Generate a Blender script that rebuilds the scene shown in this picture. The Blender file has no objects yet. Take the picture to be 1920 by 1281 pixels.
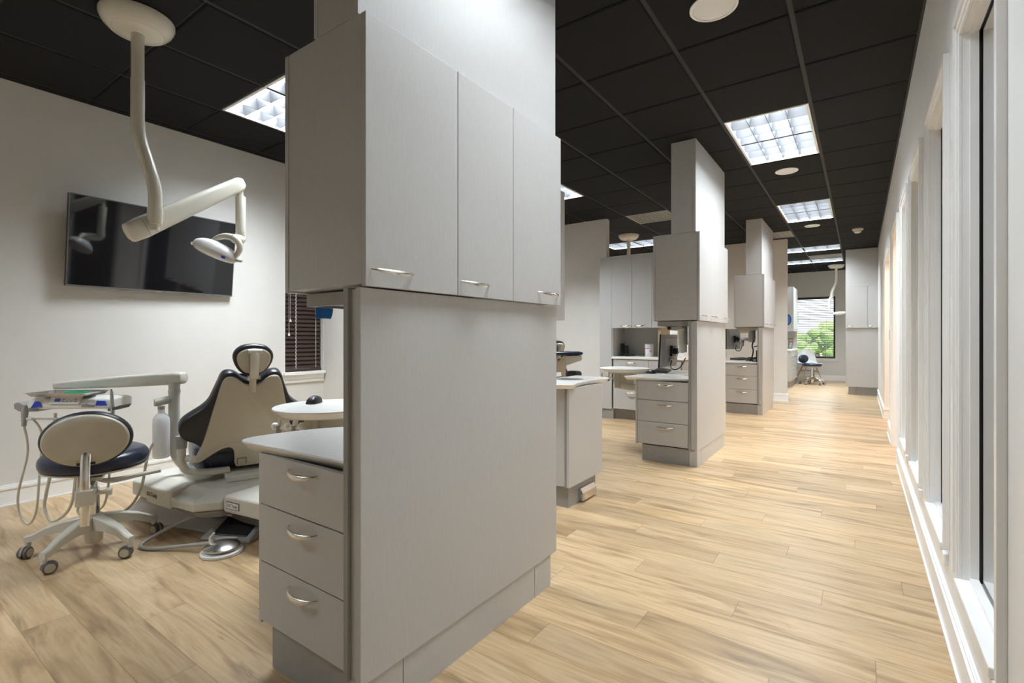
import bpy, math, random
from mathutils import Vector, Matrix, noise
random.seed(7)
PI = math.pi
SC = bpy.context.scene
COL = SC.collection
V = Vector

# ------------------------------------------------------------------ camera, world, exposure
CAMH = 1.125
cam_d = bpy.data.cameras.new('camera')
cam_d.sensor_width = 36.0
cam_d.lens = 36.0 * 925.0 / 1920.0
cam_d.shift_y = -8.0 / 1920.0
cam_d.clip_start = 0.05
cam_d.clip_end = 200
cam = bpy.data.objects.new('camera', cam_d)
COL.objects.link(cam)
cam.location = (0, 0, CAMH)
cam.rotation_euler = (PI / 2, 0, math.atan(653.0 / 925.0))
SC.camera = cam

wd = bpy.data.worlds.new('sky')
SC.world = wd
wd.use_nodes = True
_bg = wd.node_tree.nodes['Background']
_bg.inputs[0].default_value = (0.86, 0.93, 1.0, 1)
_bg.inputs[1].default_value = 0.75

sun_d = bpy.data.lights.new('sun', 'SUN')
sun_d.energy = 4.2
sun_d.angle = 0.01
sun = bpy.data.objects.new('sun', sun_d)
COL.objects.link(sun)
sun.location = (6, 30, 12)
sun.rotation_euler = (math.radians(38), math.radians(28), 0)

SC.view_settings.view_transform = 'Standard'
SC.view_settings.look = 'None'
SC.view_settings.exposure = 2.02
SC.view_settings.gamma = 1.0
SC.view_settings.use_curve_mapping = False
SC.cycles.use_denoising = True
SC.cycles.max_bounces = 10
SC.cycles.diffuse_bounces = 6
SC.cycles.glossy_bounces = 5
SC.cycles.transparent_max_bounces = 12
SC.cycles.sample_clamp_indirect = 4.0
SC.cycles.blur_glossy = 1.0

LAMP_W = 36.0           # watts of every lit 2x4 troffer
LAMP_COL = (0.87, 0.945, 1.0)
H = 2.848               # ceiling grid height
WR = 0.277              # corridor wall on the right
WL = -4.66              # wall with the television
YR, YE = -2.2, 15.15    # rear wall, end wall

# ------------------------------------------------------------------ materials
def new_mat(name):
    m = bpy.data.materials.new(name)
    m.use_nodes = True
    return m, m.node_tree.nodes, m.node_tree.links, m.node_tree.nodes['Principled BSDF']

def mat(name, col, rough=0.5, metal=0.0, var=0.04, scale=30.0, bump=0.0, bscale=200.0, stretch=(1, 1, 1), coat=0.0, spec=0.5):
    """plain procedural finish: a base colour with slight noise, optional bump"""
    m, N, L, b = new_mat(name)
    b.inputs['Roughness'].default_value = rough
    b.inputs['Metallic'].default_value = metal
    b.inputs['Coat Weight'].default_value = coat
    b.inputs['Coat Roughness'].default_value = 0.08
    b.inputs['Specular IOR Level'].default_value = spec
    tc = N.new('ShaderNodeTexCoord')
    mp = N.new('ShaderNodeMapping')
    mp.inputs['Scale'].default_value = stretch
    L.new(tc.outputs['Object'], mp.inputs['Vector'])
    nz = N.new('ShaderNodeTexNoise')
    nz.inputs['Scale'].default_value = scale
    nz.inputs['Detail'].default_value = 3
    L.new(mp.outputs['Vector'], nz.inputs['Vector'])
    cr = N.new('ShaderNodeValToRGB')
    cr.color_ramp.elements[0].position = 0.3
    cr.color_ramp.elements[1].position = 0.7
    cr.color_ramp.elements[0].color = (*[c * (1 - var) for c in col], 1)
    cr.color_ramp.elements[1].color = (*[min(1, c * (1 + var)) for c in col], 1)
    L.new(nz.outputs['Fac'], cr.inputs['Fac'])
    L.new(cr.outputs['Color'], b.inputs['Base Color'])
    if bump:
        n2 = N.new('ShaderNodeTexNoise')
        n2.inputs['Scale'].default_value = bscale
        L.new(mp.outputs['Vector'], n2.inputs['Vector'])
        bp = N.new('ShaderNodeBump')
        bp.inputs['Strength'].default_value = bump
        bp.inputs['Distance'].default_value = 0.002
        L.new(n2.outputs['Fac'], bp.inputs['Height'])
        L.new(bp.outputs['Normal'], b.inputs['Normal'])
    return m

def mat_floor():
    m, N, L, b = new_mat('oak_planks')
    PL, PW = 1.22, 0.152
    def math_(op, a, c=None):
        n = N.new('ShaderNodeMath'); n.operation = op
        for i, v in enumerate((a, c)):
            if v is None: continue
            if isinstance(v, (int, float)): n.inputs[i].default_value = v
            else: L.new(v, n.inputs[i])
        return n.outputs[0]
    tc = N.new('ShaderNodeTexCoord')
    sp = N.new('ShaderNodeSeparateXYZ'); L.new(tc.outputs['Object'], sp.inputs[0])
    y = math_('DIVIDE', sp.outputs['Y'], PW)
    row = math_('FLOOR', y)
    fy = math_('SUBTRACT', y, row)
    off = math_('MULTIPLY', math_('FRACT', math_('MULTIPLY', row, 0.3819)), PL)
    x = math_('DIVIDE', math_('ADD', sp.outputs['X'], off), PL)
    colm = math_('FLOOR', x)
    fx = math_('SUBTRACT', x, colm)
    idv = N.new('ShaderNodeCombineXYZ')
    L.new(row, idv.inputs[0]); L.new(colm, idv.inputs[1])
    wn = N.new('ShaderNodeTexWhiteNoise'); wn.noise_dimensions = '3D'
    L.new(idv.outputs[0], wn.inputs['Vector'])
    # offset the grain per plank
    vm = N.new('ShaderNodeVectorMath'); vm.operation = 'MULTIPLY_ADD'
    L.new(wn.outputs['Color'], vm.inputs[0]); vm.inputs[1].default_value = (9, 9, 9)
    L.new(tc.outputs['Object'], vm.inputs[2])
    def grain(sx, sy, det, dist=0.0):
        mp = N.new('ShaderNodeMapping'); mp.inputs['Scale'].default_value = (sx, sy, 1)
        L.new(vm.outputs[0], mp.inputs['Vector'])
        n = N.new('ShaderNodeTexNoise'); n.inputs['Scale'].default_value = 1
        n.inputs['Detail'].default_value = det; n.inputs['Distortion'].default_value = dist
        L.new(mp.outputs[0], n.inputs['Vector'])
        return n.outputs['Fac']
    g1 = grain(1.5, 11, 6, 1.3)
    g2 = grain(5, 90, 3, 0.3)
    g3 = grain(2.2, 24, 6, 1.6)
    def ramp(f, stops):
        r = N.new('ShaderNodeValToRGB')
        while len(r.color_ramp.elements) < len(stops): r.color_ramp.elements.new(0.5)
        for e, (p, c) in zip(r.color_ramp.elements, stops):
            e.position = p; e.color = (*c, 1)
        L.new(f, r.inputs['Fac'])
        return r.outputs['Color']
    base = ramp(g1, [(0.28, (0.30, 0.200, 0.112)), (0.43, (0.47, 0.325, 0.180)), (0.57, (0.585, 0.425, 0.255)), (0.72, (0.46, 0.340, 0.208))])
    def mix(mode, f, a, c):
        n = N.new('ShaderNodeMix'); n.data_type = 'RGBA'; n.blend_type = mode
        if isinstance(f, (int, float)): n.inputs['Factor'].default_value = f
        else: L.new(f, n.inputs['Factor'])
        L.new(a, n.inputs['A'])
        if isinstance(c, tuple): n.inputs['B'].default_value = (*c, 1)
        else: L.new(c, n.inputs['B'])
        return n.outputs['Result']
    tint = ramp(wn.outputs['Value'], [(0.0, (0.80, 0.78, 0.76)), (0.35, (0.98, 0.95, 0.90)), (0.7, (1.0, 1.0, 1.0)), (1.0, (1.12, 1.08, 1.0))])
    c = mix('MULTIPLY', 1.0, base, tint)
    fine = ramp(g2, [(0.35, (0.86, 0.86, 0.86)), (0.65, (1.05, 1.05, 1.05))])
    c = mix('MULTIPLY', 0.8, c, fine)
    crack = ramp(g3, [(0.0, (0.35, 0.29, 0.22)), (0.26, (0.5, 0.44, 0.37)), (0.37, (1, 1, 1))])
    c = mix('MULTIPLY', 0.75, c, crack)
    # seams
    ey = math_('MINIMUM', fy, math_('SUBTRACT', 1.0, fy))
    ex = math_('MINIMUM', fx, math_('SUBTRACT', 1.0, fx))
    seam = math_('MAXIMUM', math_('LESS_THAN', ey, 0.008), math_('LESS_THAN', ex, 0.0012))
    c = mix('MULTIPLY', math_('MULTIPLY', seam, 0.55), c, (0.35, 0.30, 0.25))
    L.new(c, b.inputs['Base Color'])
    rr = ramp(g1, [(0.3, (0.38,) * 3), (0.7, (0.28,) * 3)])
    L.new(rr, b.inputs['Roughness'])
    bp = N.new('ShaderNodeBump'); bp.inputs['Strength'].default_value = 0.25; bp.inputs['Distance'].default_value = 0.001
    L.new(g2, bp.inputs['Height']); L.new(bp.outputs[0], b.inputs['Normal'])
    return m

def mat_glass(name, tint=(0.93, 0.97, 0.95), ior=1.65):
    m, N, L, b = new_mat(name)
    N.remove(b)
    out = N['Material Output']
    t = N.new('ShaderNodeBsdfTransparent'); t.inputs[0].default_value = (*tint, 1)
    g = N.new('ShaderNodeBsdfGlossy'); g.inputs['Roughness'].default_value = 0.02
    f = N.new('ShaderNodeFresnel'); f.inputs['IOR'].default_value = ior
    mx = N.new('ShaderNodeMixShader')
    L.new(f.outputs[0], mx.inputs[0]); L.new(t.outputs[0], mx.inputs[1]); L.new(g.outputs[0], mx.inputs[2])
    L.new(mx.outputs[0], out.inputs['Surface'])
    return m

M = {}
M['floor'] = mat_floor()
M['tile'] = mat('ceiling_tile_black', (0.0105, 0.0108, 0.0122), 0.85, var=0.35, scale=160, bump=0.5, bscale=350, spec=0.25)
M['tee'] = mat('ceiling_tee_charcoal', (0.0115, 0.0118, 0.013), 0.6, var=0.05)
M['paint'] = mat('wall_paint_greige', (0.70, 0.68, 0.645), 0.75, var=0.015, scale=6, bump=0.08, bscale=300)
M['paint_white'] = mat('wall_paint_white', (0.86, 0.855, 0.835), 0.42, var=0.01, scale=6, bump=0.04, bscale=250)
M['trim'] = mat('trim_white_semi_gloss', (0.89, 0.885, 0.87), 0.28, var=0.01, scale=8)
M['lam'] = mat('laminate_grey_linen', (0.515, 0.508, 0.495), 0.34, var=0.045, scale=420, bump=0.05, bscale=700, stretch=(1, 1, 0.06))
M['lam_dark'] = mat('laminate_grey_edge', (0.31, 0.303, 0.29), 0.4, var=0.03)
M['solid'] = mat('solid_surface_white', (0.90, 0.885, 0.85), 0.25, var=0.01, scale=60)
M['nickel'] = mat('brushed_nickel', (0.74, 0.69, 0.60), 0.27, metal=1.0, var=0.04, scale=150, stretch=(1, 1, 8))
M['chrome'] = mat('chrome', (0.82, 0.81, 0.79), 0.10, metal=1.0, var=0.01)
M['steel'] = mat('stainless_steel', (0.62, 0.62, 0.63), 0.25, metal=1.0, var=0.04, scale=80)
M['cream'] = mat('cream_enamel', (0.66, 0.63, 0.54), 0.26, var=0.012, scale=5, coat=0.3)
M['beige'] = mat('beige_plastic', (0.52, 0.475, 0.38), 0.38, var=0.015, scale=10)
M['putty'] = mat('putty_plastic', (0.63, 0.61, 0.54), 0.34, var=0.012, scale=10)
M['offwhite'] = mat('offwhite_enamel', (0.80, 0.79, 0.75), 0.3, var=0.01)
M['grey_pl'] = mat('grey_plastic', (0.34, 0.33, 0.32), 0.42, var=0.02)
M['base_grey'] = mat('base_casting_grey', (0.50, 0.49, 0.49), 0.42, var=0.02)
M['grey_dk'] = mat('dark_grey_plastic', (0.12, 0.117, 0.112), 0.5, var=0.04)
M['white_pl'] = mat('white_plastic', (0.82, 0.82, 0.82), 0.25, var=0.01)
M['bottle'] = mat('milky_bottle_plastic', (0.92, 0.92, 0.91), 0.35, var=0.01)
_b = M['bottle'].node_tree.nodes['Principled BSDF']
_b.inputs['Subsurface Weight'].default_value = 1.0
_b.inputs['Subsurface Radius'].default_value = (1, 1, 1)
_b.inputs['Subsurface Scale'].default_value = 0.05
M['navy'] = mat('navy_vinyl', (0.014, 0.020, 0.046), 0.30, var=0.10, scale=40, bump=0.12, bscale=300)
M['charcoal'] = mat('charcoal_vinyl', (0.020, 0.021, 0.027), 0.36, var=0.1, scale=40, bump=0.12, bscale=300)
M['black'] = mat('black_plastic', (0.012, 0.012, 0.013), 0.4, var=0.1)
M['screen'] = mat('tv_glass_black', (0.006, 0.006, 0.008), 0.045, var=0.0, spec=0.95)
M['blind'] = mat('dark_walnut_slats', (0.050, 0.028, 0.022), 0.38, var=0.25, scale=14, stretch=(1, 1, 14))
M['cord'] = mat('white_cord', (0.80, 0.78, 0.74), 0.7, var=0.03)
M['hose'] = mat('tubing_cream', (0.62, 0.59, 0.50), 0.4, var=0.02)
M['hose_grey'] = mat('tubing_grey', (0.36, 0.36, 0.35), 0.42, var=0.02)
M['tape'] = mat('painters_tape_blue', (0.02, 0.19, 0.60), 0.6, var=0.12, scale=120)
M['blue'] = mat('label_blue', (0.015, 0.05, 0.55), 0.4, var=0.02)
M['lcd'] = mat('display_blue', (0.12, 0.20, 0.66), 0.2, var=0.05)
M['green'] = mat('green_plastic', (0.01, 0.50, 0.22), 0.25, var=0.05)
M['pink'] = mat('pink_print', (0.75, 0.08, 0.20), 0.5, var=0.05)
M['ink'] = mat('ink_dark', (0.03, 0.03, 0.07), 0.5, var=0.02)
M['tan'] = mat('tan_edge_panel', (0.42, 0.33, 0.20), 0.4, var=0.08, scale=20, stretch=(6, 6, 0.6))
M['wood'] = mat('beech_legs', (0.55, 0.34, 0.16), 0.4, var=0.15, scale=25, stretch=(1, 1, 0.1))
M['paper'] = mat('paper_white', (0.80, 0.80, 0.79), 0.6, var=0.01)
M['grille'] = mat('vent_grey', (0.36, 0.355, 0.34), 0.5, var=0.03)
M['blade'] = mat('louver_grey', (0.036, 0.037, 0.040), 0.45, var=0.01, spec=0.3)
M['tray_white'] = mat('lamp_housing_white', (0.85, 0.85, 0.86), 0.4, var=0.01)
M['lens'] = mat('clear_shield', (0.60, 0.59, 0.56), 0.12, var=0.02)
M['glass'] = mat_glass('window_glass')
M['grass'] = mat('lawn_green', (0.22, 0.34, 0.06), 0.9, var=0.3, scale=8)
M['leaf'] = mat('shrub_leaves', (0.17, 0.26, 0.07), 0.7, var=0.4, scale=9)
M['bark'] = mat('bark_brown', (0.12, 0.08, 0.05), 0.8, var=0.3)
M['frame_blk'] = mat('window_frame_dark', (0.03, 0.025, 0.022), 0.5, var=0.1)
M['peach'] = mat('wall_paint_peach', (0.72, 0.57, 0.42), 0.7, var=0.01)
M['photo'] = mat('photo_print', (0.45, 0.55, 0.66), 0.4, var=0.4, scale=12)

# ------------------------------------------------------------------ mesh building
class MB:
    def __init__(s):
        s.v = []; s.f = []
    def add(s, vs, fs):
        o = len(s.v)
        s.v += [V(p) for p in vs]
        s.f += [tuple(i + o for i in f) for f in fs]
        return s
    def box(s, x0, x1, y0, y1, z0, z1):
        vs = [(x, y, z) for x in (x0, x1) for y in (y0, y1) for z in (z0, z1)]
        return s.add(vs, [(0, 1, 3, 2), (4, 6, 7, 5), (0, 4, 5, 1), (2, 3, 7, 6), (0, 2, 6, 4), (1, 5, 7, 3)])
    def rings(s, rs, cap0=True, cap1=True, closed=True):
        n = len(rs[0]); vs = [p for r in rs for p in r]; fs = []
        for i in range(len(rs) - 1):
            for j in range(n if closed else n - 1):
                k = (j + 1) % n
                fs.append((i * n + j, i * n + k, (i + 1) * n + k, (i + 1) * n + j))
        if cap0: fs.append(tuple(range(n - 1, -1, -1)))
        if cap1: fs.append(tuple((len(rs) - 1) * n + j for j in range(n)))
        return s.add(vs, fs)
    def lathe(s, prof, c=(0, 0, 0), n=32, axis='z', sx=1.0, sy=1.0):
        rs = []
        for r, h in prof:
            ring = []
            for j in range(n):
                a = 2 * PI * j / n
                x, y = r * sx * math.cos(a), r * sy * math.sin(a)
                p = {'z': (x, y, h), 'x': (h, x, y), 'y': (x, h, y)}[axis]
                ring.append(V(p) + V(c))
            rs.append(ring)
        return s.rings(rs)
    def cyl(s, a, b, r0, r1=None, n=16):
        r1 = r0 if r1 is None else r1
        return s.sweep([a, b], [r0, r1], n=n)
    def sweep(s, path, ra, rb=None, up=(0, 0, 1), n=12, caps=True):
        path = [V(p) for p in path]
        m = len(path)
        ra = [ra] * m if isinstance(ra, (int, float)) else ra
        rb = ra if rb is None else ([rb] * m if isinstance(rb, (int, float)) else rb)
        rs = []; prev = None
        for i, p in enumerate(path):
            t = (path[min(i + 1, m - 1)] - path[max(i - 1, 0)]).normalized()
            if prev is None:
                u = V(up)
                if abs(u.dot(t)) > 0.95: u = V((1, 0, 0)) if abs(t.x) < 0.9 else V((0, 1, 0))
            else: u = prev
            b = (u - t * u.dot(t)).normalized()
            prev = b
            a = t.cross(b)
            rs.append([p + b * ra[i] * math.cos(2 * PI * j / n) + a * rb[i] * math.sin(2 * PI * j / n) for j in range(n)])
        return s.rings(rs, caps, caps)
    def prism(s, pts, z0, z1, inset0=0.0, inset1=0.0, axis='z'):
        """extrude a 2D outline; the low end / high end may be inset (bevelled edge)"""
        n = len(pts)
        cx = sum(p[0] for p in pts) / n; cy = sum(p[1] for p in pts) / n
        def ring(ins, h):
            out = []
            for i, (x, y) in enumerate(pts):
                if ins:
                    a, b, c = V(pts[i - 1]), V(pts[i]), V(pts[(i + 1) % n])
                    e0, e1 = (b - a), (c - b)
                    n0 = V((-e0.y, e0.x)).normalized() if e0.length else V((0, 0))
                    n1 = V((-e1.y, e1.x)).normalized() if e1.length else V((0, 0))
                    q = n0 + n1
                    if q.length: q.normalize()
                    if area < 0: q = -q
                    x, y = x + q.x * ins, y + q.y * ins
                out.append({'z': (x, y, h), 'x': (h, x, y), 'y': (x, h, y)}[axis])
            return out
        area = sum(pts[i][0] * pts[(i + 1) % n][1] - pts[(i + 1) % n][0] * pts[i][1] for i in range(n))
        return s.rings([ring(inset0, z0), ring(inset1, z1)])
    def ell(s, c, r, n=24, m=14, e=1.0):
        """(super)ellipsoid"""
        rs = []
        for i in range(1, m):
            th = PI * i / m
            z = math.copysign(abs(math.cos(th)) ** e, math.cos(th)); q = abs(math.sin(th)) ** e
            ring = []
            for j in range(n):
                a = 2 * PI * j / n
                ring.append((c[0] + r[0] * q * math.cos(a), c[1] + r[1] * q * math.sin(a), c[2] - r[2] * z))
            rs.append(ring)
        return s.rings(rs)
    def xf(s, mtx):
        s.v = [mtx @ p for p in s.v]
        return s

def build(name, mb, m, parent=None, smooth=35, bevel=0.0, seg=2, local=False):
    vs = mb.v
    if parent is not None and not local:
        o = ROOT_LOC.get(parent.name)
        if o is not None:
            vs = [p - o for p in vs]
    me = bpy.data.meshes.new(name)
    me.from_pydata([tuple(p) for p in vs], [], mb.f)
    import bmesh
    bm = bmesh.new(); bm.from_mesh(me)
    bmesh.ops.recalc_face_normals(bm, faces=bm.faces)
    bm.to_mesh(me); bm.free()
    me.materials.append(M[m] if isinstance(m, str) else m)
    if smooth:
        me.polygons.foreach_set('use_smooth', [True] * len(me.polygons))
        me.set_sharp_from_angle(angle=math.radians(smooth))
    ob = bpy.data.objects.new(name, me)
    COL.objects.link(ob)
    if parent is not None:
        ob.parent = parent
        if not local and parent.name in ROOT_LOC: ROOT_LOC[ob.name] = ROOT_LOC[parent.name]
    if bevel:
        b = ob.modifiers.new('bevel', 'BEVEL')
        b.width = bevel; b.segments = seg; b.limit_method = 'ANGLE'; b.angle_limit = math.radians(40)
    return ob

ROOT_LOC = {}
def thing(name, label, cat, loc=(0, 0, 0), rotz=0.0, group=None):
    """Empty at the thing's base; unrotated things are modelled in room coordinates, rotated ones in their own"""
    o = bpy.data.objects.new(name, None)
    COL.objects.link(o)
    o.empty_display_size = 0.1
    o.location = loc; o.rotation_euler = (0, 0, rotz)
    o['label'] = label; o['category'] = cat
    if group: o['group'] = group
    ROOT_LOC[o.name] = V(loc)
    return o
def tag(o, label, cat, group=None, kind=None):
    o['label'] = label; o['category'] = cat
    if group: o['group'] = group
    if kind: o['kind'] = kind
    return o
def struct(name, mb, m, smooth=0, bevel=0.0, parent=None):
    o = build(name, mb, m, parent, smooth=smooth, bevel=bevel)
    if parent is None: o['kind'] = 'structure'
    return o
def sroot(name, loc):
    o = bpy.data.objects.new(name, None); COL.objects.link(o)
    o.location = loc; o.empty_display_size = 0.1; o['kind'] = 'structure'
    ROOT_LOC[o.name] = V(loc)
    return o
def copy_tree(o, parent=None):
    c = o.copy(); COL.objects.link(c)
    if parent is not None: c.parent = parent
    for ch in list(o.children): copy_tree(ch, c)
    return c
def again(root, d, label, group=None):
    c = copy_tree(root)
    c.location = V(root.location) + V(d)
    c['label'] = label
    if group: c['group'] = group
    return c
def spline(pts, k=8):
    pts = [V(p) for p in pts]; out = []
    for i in range(len(pts) - 1):
        p0, p1, p2, p3 = pts[max(i - 1, 0)], pts[i], pts[i + 1], pts[min(i + 2, len(pts) - 1)]
        for j in range(k):
            t = j / k
            out.append(0.5 * ((2 * p1) + (p2 - p0) * t + (2 * p0 - 5 * p1 + 4 * p2 - p3) * t * t + (3 * p1 - p0 - 3 * p2 + p3) * t ** 3))
    out.append(pts[-1])
    return out
def disc(c, r, n=40, a0=0.0):
    return [(c[0] + r * math.cos(a0 + 2 * PI * i / n), c[1] + r * math.sin(a0 + 2 * PI * i / n)) for i in range(n)]
def lettering(name, txt, size, mtx, m, parent, depth=0.0004):
    cu = bpy.data.curves.new(name, 'FONT')
    cu.body = txt; cu.size = size; cu.extrude = depth; cu.align_x = 'CENTER'; cu.align_y = 'CENTER'
    tmp = bpy.data.objects.new(name, cu)
    me = bpy.data.meshes.new_from_object(tmp)
    bpy.data.objects.remove(tmp)
    me.materials.clear(); me.materials.append(M[m])
    me.transform(mtx)
    ob = bpy.data.objects.new(name, me); COL.objects.link(ob)
    ob.parent = parent
    return ob


# ================================================================== THE SETTING
XS = [WR] + [-0.299 - 0.61 * k for k in range(8)] + [WL]
YS = [YR] + [3.604 + 0.61 * k for k in range(-9, 19)] + [YE]
YS = sorted(y for y in YS if YR <= y <= YE)
def gy(k): return 3.604 + 0.61 * k
def gx(k): return -0.299 - 0.61 * k
LIGHTS = [  # x0, x1, y0, y1, label
    (gx(1), gx(0), gy(-4), gy(-2), 'long louvered troffer right above the corridor start, out of the frame'),
    (gx(1), gx(0), gy(1), gy(3), 'largest louvered troffer in the corridor ceiling, nearest the row of windows'),
    (gx(1), gx(0), gy(6), gy(8), 'second louvered troffer down the corridor, behind the small round ceiling speaker'),
    (gx(2), gx(0), gy(12), gy(13), 'thin bright troffer across the far corridor, in front of the vent panel'),
    (gx(2), gx(0), gy(15), gy(16), 'farthest troffer at the corridor end, above the bright window'),
    (gx(6), gx(4), gy(-3), gy(-2), 'louvered troffer over the nearest dental chair, cut by the nearest upper cabinet'),
    (gx(6), gx(4), gy(2), gy(3), 'louvered troffer corner peeking out behind the nearest upper cabinet'),
    (gx(6), gx(4), gy(8), gy(9), 'louvered troffer behind the thin stem of the cream canopy in the middle'),
    (gx(6), gx(4), gy(-8), gy(-7), 'louvered troffer behind the camera'),
]
VENTS = [(gx(4), gx(3), gy(5), gy(6), 'grey return air panel in the black ceiling above the back cabinets'),
         (gx(2), gx(1), gy(9), gy(10), 'pale return air panel in front of the stub wall by the third island'),
         (gx(1), gx(0), gy(14), gy(15), 'pale air panel between the two farthest troffers')]
def used(x0, x1, y0, y1):
    cx, cy = (x0 + x1) / 2, (y0 + y1) / 2
    return any(a < cx < b and c < cy < d for a, b, c, d, _ in LIGHTS + VENTS)

fl = MB().add([(WL - 0.2, YR - 0.2, 0), (2.3, YR - 0.2, 0), (2.3, YE + 0.1, 0), (WL - 0.2, YE + 0.1, 0)], [(0, 1, 2, 3)])
fl.box(WL - 0.2, 2.3, YR - 0.2, YE + 0.1, -0.12, -0.004)
struct('floor', fl, 'floor')

cl = MB()
for i in range(len(XS) - 1):
    for j in range(len(YS) - 1):
        x1, x0, y0, y1 = XS[i], XS[i + 1], YS[j], YS[j + 1]
        if used(x0, x1, y0, y1): continue
        a, b = x0 + 0.012, x1 - 0.012
        c, d = y0 + 0.005, y1 - 0.005
        e = 0.008
        cl.rings([[(a, c, H + 0.012), (b, c, H + 0.012), (b, d, H + 0.012), (a, d, H + 0.012)],
                  [(a, c, H - 0.001), (b, c, H - 0.001), (b, d, H - 0.001), (a, d, H - 0.001)],
                  [(a + e, c + e, H - 0.007), (b - e, c + e, H - 0.007), (b - e, d - e, H - 0.007), (a + e, d - e, H - 0.007)]])
struct('ceiling', cl, 'tile')
cg = MB()
for x in XS[1:-1]: cg.box(x - 0.012, x + 0.012, YR, YE, H, H + 0.03)
for y in YS[1:-1]: cg.box(WL, WR, y - 0.012, y + 0.012, H + 0.003, H + 0.03)
cg.box(WR - 0.022, WR, YR, YE, H - 0.002, H + 0.03)
cg.box(WL, WL + 0.022, YR, YE, H - 0.002, H + 0.03)
struct('trim_1', cg, 'tee')
struct('ceiling_sky_block', MB().box(WL - 0.3, 2.4, YR - 0.3, YE + 0.3, 3.12, 3.2), 'tee')  # unseen cover added above the ceiling to keep the sky's light out

def troffer(x0, x1, y0, y1, label, k=1.0):
    cx, cy = (x0 + x1) / 2, (y0 + y1) / 2
    t = thing('ceiling_light', label, 'ceiling light', (cx, cy, H), 0, 'louvered troffers in the black ceiling')
    a, b, c, d = x0 + 0.013, x1 - 0.013, y0 + 0.013, y1 - 0.013
    f = 0.017
    m = MB()
    m.box(a, b, c, c + f, H - 0.003, H + 0.012); m.box(a, b, d - f, d, H - 0.003, H + 0.012)
    m.box(a, a + f, c + f, d - f, H - 0.003, H + 0.012); m.box(b - f, b, c + f, d - f, H - 0.003, H + 0.012)
    build('frame', m, 'trim', t, smooth=0)
    m = MB()
    m.box(a, a + 0.006, c, d, H + 0.012, H + 0.14); m.box(b - 0.006, b, c, d, H + 0.012, H + 0.14)
    m.box(a, b, c, c + 0.006, H + 0.012, H + 0.14); m.box(a, b, d - 0.006, d, H + 0.012, H + 0.14)
    m.box(a, b, c, d, H + 0.14, H + 0.15)
    build('housing', m, 'tray_white', t, smooth=0)
    nx, ny = (4, 6) if (y1 - y0) > (x1 - x0) else (6, 4)
    if nx == 4: pass
    m = MB()
    ia, ib, ic, id_ = a + f, b - f, c + f, d - f
    zb, zt = H + 0.001, H + 0.085
    def wedge(p, q, along, half):
        prof = []
        for k in range(8):
            u = k / 7
            prof.append((0.0018 + half * u ** 2.0, zb + (zt - zb) * u))
        rs = []
        for end in (p, q):
            r = []
            for w, z in prof: r.append((w, z))
            for w, z in reversed(prof): r.append((-w, z))
            rs.append([(end[0] + w, end[1], z) if along == 'y' else (end[0], end[1] + w, z) for w, z in r])
        m.rings(rs)
    for i in range(1, nx):
        x = ia + (ib - ia) * i / nx; wedge((x, ic), (x, id_), 'y', 0.008)
    for j in range(1, ny):
        y = ic + (id_ - ic) * j / ny; wedge((ia, y), (ib, y), 'x', 0.012)
    for q in (0.004,):
        m.box(a + 0.007, ia, c + 0.007, d - 0.007, H + 0.0125, H + 0.11); m.box(ib, b - 0.007, c + 0.007, d - 0.007, H + 0.0125, H + 0.11)
        m.box(ia, ib, c + 0.007, ic, H + 0.0125, H + 0.11); m.box(ia, ib, id_, d - 0.007, H + 0.0125, H + 0.11)
    build('louver', m, 'blade', t, smooth=60)
    if k:
        ld = bpy.data.lights.new('troffer_lamp', 'AREA')
        ld.shape = 'RECTANGLE'; ld.size = (b - a) - 0.05; ld.size_y = (d - c) - 0.05
        ld.energy = LAMP_W * k; ld.color = LAMP_COL
        lo = bpy.data.objects.new('troffer_lamp', ld); COL.objects.link(lo)
        lo.parent = t; lo.location = (0, 0, 0.13)
    return t
for L_, k in zip(LIGHTS, (0.62, 1.2, 1.05, 1.2, 1.25, 1.35, 1.4, 1.3, 0.85)): troffer(*L_, k)

for x0, x1, y0, y1, lab in VENTS:
    t = thing('ceiling_vent', lab, 'vent', ((x0 + x1) / 2, (y0 + y1) / 2, H), 0, 'air panels in the black ceiling')
    a, b, c, d = x0 + 0.013, x1 - 0.013, y0 + 0.013, y1 - 0.013
    m = MB(); f = 0.02
    m.box(a, b, c, c + f, H - 0.004, H + 0.01); m.box(a, b, d - f, d, H - 0.004, H + 0.01)
    m.box(a, a + f, c + f, d - f, H - 0.004, H + 0.01); m.box(b - f, b, c + f, d - f, H - 0.004, H + 0.01)
    build('frame', m, 'grille', t, smooth=0)
    m = MB().box(a, b, c, d, H + 0.012, H + 0.018)
    n = 14
    for i in range(n):
        x = a + f + (b - a - 2 * f) * (i + 0.5) / n
        m.box(x - 0.006, x + 0.006, c + f, d - f, H - 0.001, H + 0.012)
    build('grille', m, 'grille', t, smooth=0)

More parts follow.
